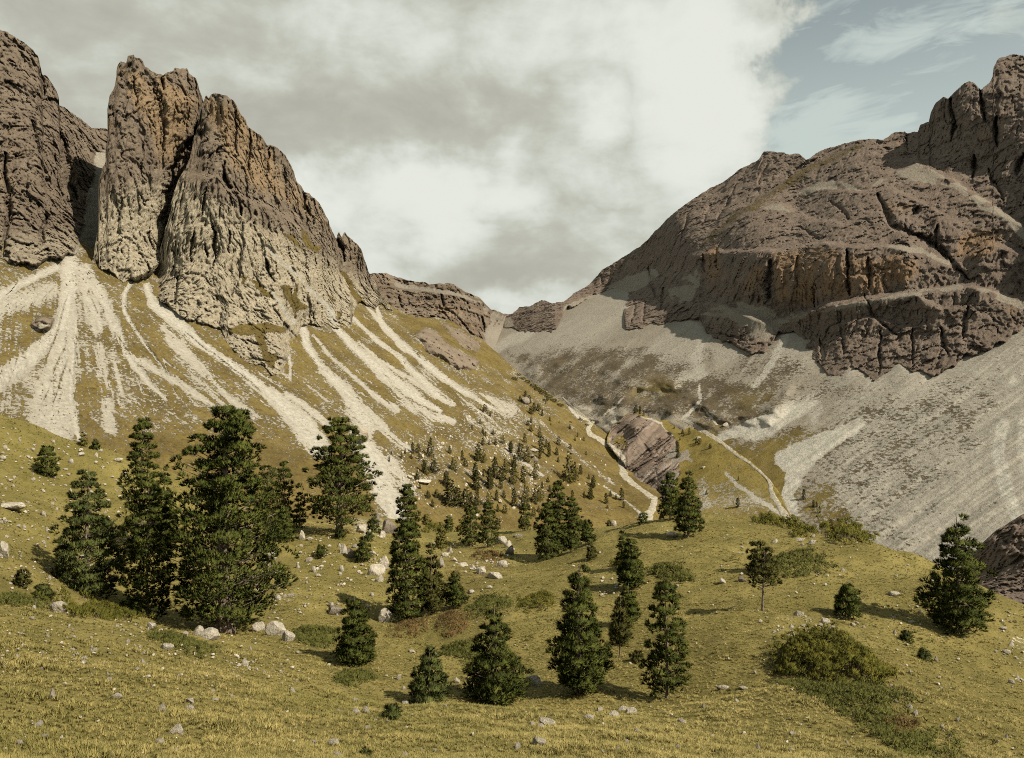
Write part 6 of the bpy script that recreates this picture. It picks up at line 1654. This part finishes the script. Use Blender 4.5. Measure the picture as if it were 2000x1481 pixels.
def far_rocks():
    rng = np.random.RandomState(31)
    for key, x, y, w, h, dark, lab in FAR_ROCKS:
        Y = layer_y(key, x, y)
        p = unproj(x, y, Y)
        o = bpy.data.objects.new("boulder", (STONES_DARK if dark else STONES_BIG)[rng.randint(2)])
        o.scale = (w / F * Y * .52, w / F * Y * .45, h / F * Y * .8)
        o.rotation_euler = (0, 0, rng.uniform(0, 6))
        o.location = (p[0], p[1], p[2] + h / F * Y * .2)
        COL.objects.link(o)
        set_thing(o, lab, "rock", "boulders in the valley")


far_rocks()


# ---- stream bed and footpath: gravel ribbons laid on the valley floor
def ribbon(name, pts, key, mat, label, lift=.5):
    a = np.asarray(pts, float)
    t = np.r_[0, np.cumsum(np.hypot(np.diff(a[:, 0]), np.diff(a[:, 1])))]
    tt = np.arange(0, t[-1], 3.0)
    x, y, w = (np.interp(tt, t, a[:, i]) for i in range(3))
    dx, dy = np.gradient(x), np.gradient(y)
    l = np.hypot(dx, dy); nx, ny = -dy / l, dx / l
    z = np.zeros(len(tt))
    V = []
    K = 9
    for i in range(len(tt)):
        row = []
        for j in range(K):
            u = (j / (K - 1) * 2 - 1)
            ww = w[i] * (.9 + .4 * float(perlin([tt[i] / 16.], [u * 1.5 + 4], [1.3 + lift])[0]) + .4 * float(perlin([tt[i] / 5.], [u * 1.5 + 4], [1.3 + lift])[0]))
            qx, qy = x[i] + nx[i] * u * ww, y[i] + ny[i] * u * ww * .8
            ks = key if isinstance(key, (list, tuple)) else [key]
            Y = min(layer_y(k, qx, qy, True) for k in ks)
            if Y > 1e8: Y = layer_y(ks[0], qx, qy)
            row.append(unproj(qx, qy, Y - lift * (1 - 1.5 * u ** 4)))
        V.append(row)
    V = np.array(V).reshape(-1, 3)
    o = structure(mesh_grid(name, V, len(tt), K, {}, mat), label)
    return o


def gravel_mat():
    m, N, b = new_mat("stream_gravel")
    p = N.node('ShaderNodeTexCoord').outputs['Object']
    n = N.noise(p, .5, 5, .75)
    n2 = N.noise(N.scale(p, (1, .4, 1)), .12, 4, .6)
    c = N.mix(N.ss(n, .35, .68), (0.20, 0.18, 0.135), (0.36, 0.33, 0.262))
    c = N.mix(N.ss(n2, .52, .7, 0, .4), c, (0.20, 0.175, 0.13))
    N.put(b.inputs['Base Color'], c)
    bump(N, b, n, 1.0, .8)
    return m


GRAVEL = gravel_mat()
ribbon("stream_bed", [(1098, 776, 2), (1118, 796, 4), (1140, 815, 6), (1158, 822, 7), (1148, 838, 6), (1152, 848, 6), (1170, 858, 6), (1190, 870, 7), (1206, 882, 8), (1214, 895, 9), (1216, 908, 9), (1214, 920, 9), (1220, 930, 9), (1232, 940, 7), (1248, 953, 6), (1265, 965, 6), (1280, 975, 7), (1276, 990, 9), (1268, 1005, 11), (1266, 1020, 12), (1262, 1040, 12)], ['left', 'right', 'spur'], GRAVEL, "pale gravel stream bed winding down the valley", .5)
ribbon("path", [(1330, 820, 4), (1350, 828, 5), (1380, 845, 5), (1400, 858, 6), (1418, 872, 5), (1440, 890, 4), (1462, 903, 4), (1480, 918, 4), (1496, 932, 4), (1504, 945, 5), (1506, 960, 6), (1514, 975, 7), (1524, 992, 8), (1534, 1006, 9), (1540, 1020, 9)], ['spur', 'right'], GRAVEL, "pale gravel path running down beside the grassy ridge", .5)


# ------------------------------------------------------------------ grass: tufts instanced on points over the near meadow
def grass_mat():
    m, N, b = new_mat("meadow_grass_blades")
    pos = N.node('ShaderNodeNewGeometry').outputs['Position']
    r = N.node('ShaderNodeObjectInfo').outputs['Random']
    n1 = N.noise(pos, .55, 4, .65)
    n2 = N.noise(pos, .13, 3, .6)
    c = N.mix(N.ss(N.math('ADD', N.math('MULTIPLY', r, .5), N.math('MULTIPLY', n1, .6)), .3, .8), (0.11, 0.097, 0.025), (0.32, 0.258, 0.092))
    c = N.mix(N.ss(n2, .42, .66, 0, .8), c, N.mix(r, (0.088, 0.084, 0.020), (0.21, 0.178, 0.052)))
    c = N.mix(N.ss(n1, .58, .75, 0, .55), c, (0.38, 0.305, 0.11))
    N.put(b.inputs['Base Color'], c)
    b.inputs['Roughness'].default_value = .7
    b.inputs['Specular IOR Level'].default_value = .2
    return m


def tuft_mesh(seed, mat):
    rng = np.random.RandomState(seed)
    n = 22
    a = rng.uniform(0, 6.28, n)
    L = rng.uniform(.5, 1.0, n)
    tilt = rng.uniform(.2, 1.15, n)
    V = []
    for i in range(n):
        o = np.array([math.cos(a[i]), math.sin(a[i]), 0])
        s = np.array([-o[1], o[0], 0]) * rng.uniform(.03, .055)
        b0 = o * rng.uniform(0, .18) + np.array([0, 0, -.08])
        m = b0 + (o * math.sin(tilt[i]) * .5 + np.array([0, 0, math.cos(tilt[i]) * .6])) * L[i]
        t = m + (o * math.sin(tilt[i] * 1.6) * .5 + np.array([0, 0, math.cos(tilt[i] * 1.6) * .4])) * L[i]
        V += [(b0 - s, b0 + s, m + s * .7), (b0 - s, m + s * .7, m - s * .7), (m - s * .7, m + s * .7, t)]
    V = np.array(V)
    fn = np.cross(V[:, 1] - V[:, 0], V[:, 2] - V[:, 0])
    nr = unit(unit(fn) * np.sign(fn[:, 2:3] + 1e-6) * .5 + np.array([0, 0, .8]))
    fl = fn[:, 2] < 0
    V[fl] = V[fl][:, [1, 0, 2]]
    return tri_mesh("grass_tuft", V, [mat], nr)


def grass():
    rng = np.random.RandomState(41)
    mat = grass_mat()
    src = [bpy.data.objects.new("grass_tuft", tuft_mesh(70 + i, mat)) for i in range(4)]
    n = 150000
    r = np.exp(rng.uniform(math.log(10.0), math.log(118), n))
    a = rng.uniform(-.66, .66, n)
    x, y = r * np.sin(a), r * np.cos(a)
    z = near_z(x, y)
    pale = near_z(x, y, NPALE); brown = near_z(x, y, NBROWN)
    dens = sstep(fbm(np.c_[x, y, np.zeros(n)], (3.2, 2.4, 10), 3, 71.0), -.5, .25)
    keep = rng.uniform(size=n) < (.35 + .65 * dens) * (1 - .9 * np.clip(pale * 1.3, 0, 1))
    x, y, z, r = x[keep], y[keep], z[keep], r[keep]
    n = len(x)
    tus = sstep(fbm(np.c_[x, y, np.zeros(n)], (1.6, 1.3, 10), 2, 73.0), .1, .5)
    s = (.085 + .06 * rng.uniform(size=n) + .12 * tus) * (1 + .35 * sstep(r, 25, 110))
    me = bpy.data.meshes.new("meadow_grass")
    me.vertices.add(n)
    me.vertices.foreach_set('co', np.c_[x, y, z].astype(np.float32).ravel())
    for k, v in (('size', s), ('spin', rng.uniform(0, 6.28, n))):
        at = me.attributes.new(k, 'FLOAT', 'POINT'); at.data.foreach_set('value', v.astype(np.float32))
    o = bpy.data.objects.new("meadow_grass", me)
    COL.objects.link(o)
    o['kind'] = 'stuff'
    o['label'] = "olive and straw coloured grass tufts covering the meadow"
    ng = bpy.data.node_groups.new("scatter_grass", 'GeometryNodeTree')
    ng.interface.new_socket("Geometry", in_out='INPUT', socket_type='NodeSocketGeometry')
    ng.interface.new_socket("Geometry", in_out='OUTPUT', socket_type='NodeSocketGeometry')
    N = ng.nodes; Lk = ng.links
    gi, go = N.new('NodeGroupInput'), N.new('NodeGroupOutput')
    ip = N.new('GeometryNodeInstanceOnPoints')
    jg = N.new('GeometryNodeJoinGeometry')
    for s_ in src:
        oi = N.new('GeometryNodeObjectInfo'); oi.inputs['Object'].default_value = s_; oi.inputs['As Instance'].default_value = True
        Lk.new(oi.outputs['Geometry'], jg.inputs[0])
    ip.inputs['Pick Instance'].default_value = True
    Lk.new(jg.outputs[0], ip.inputs['Instance'])
    Lk.new(gi.outputs[0], ip.inputs['Points'])
    na = N.new('GeometryNodeInputNamedAttribute'); na.data_type = 'FLOAT'; na.inputs['Name'].default_value = 'size'
    nb = N.new('GeometryNodeInputNamedAttribute'); nb.data_type = 'FLOAT'; nb.inputs['Name'].default_value = 'spin'
    cx = N.new('ShaderNodeCombineXYZ')
    Lk.new(nb.outputs[0], cx.inputs[2])
    Lk.new(cx.outputs[0], ip.inputs['Rotation'])
    Lk.new(na.outputs[0], ip.inputs['Scale'])
    Lk.new(ip.outputs[0], go.inputs[0])
    md = o.modifiers.new("scatter", 'NODES'); md.node_group = ng


grass()
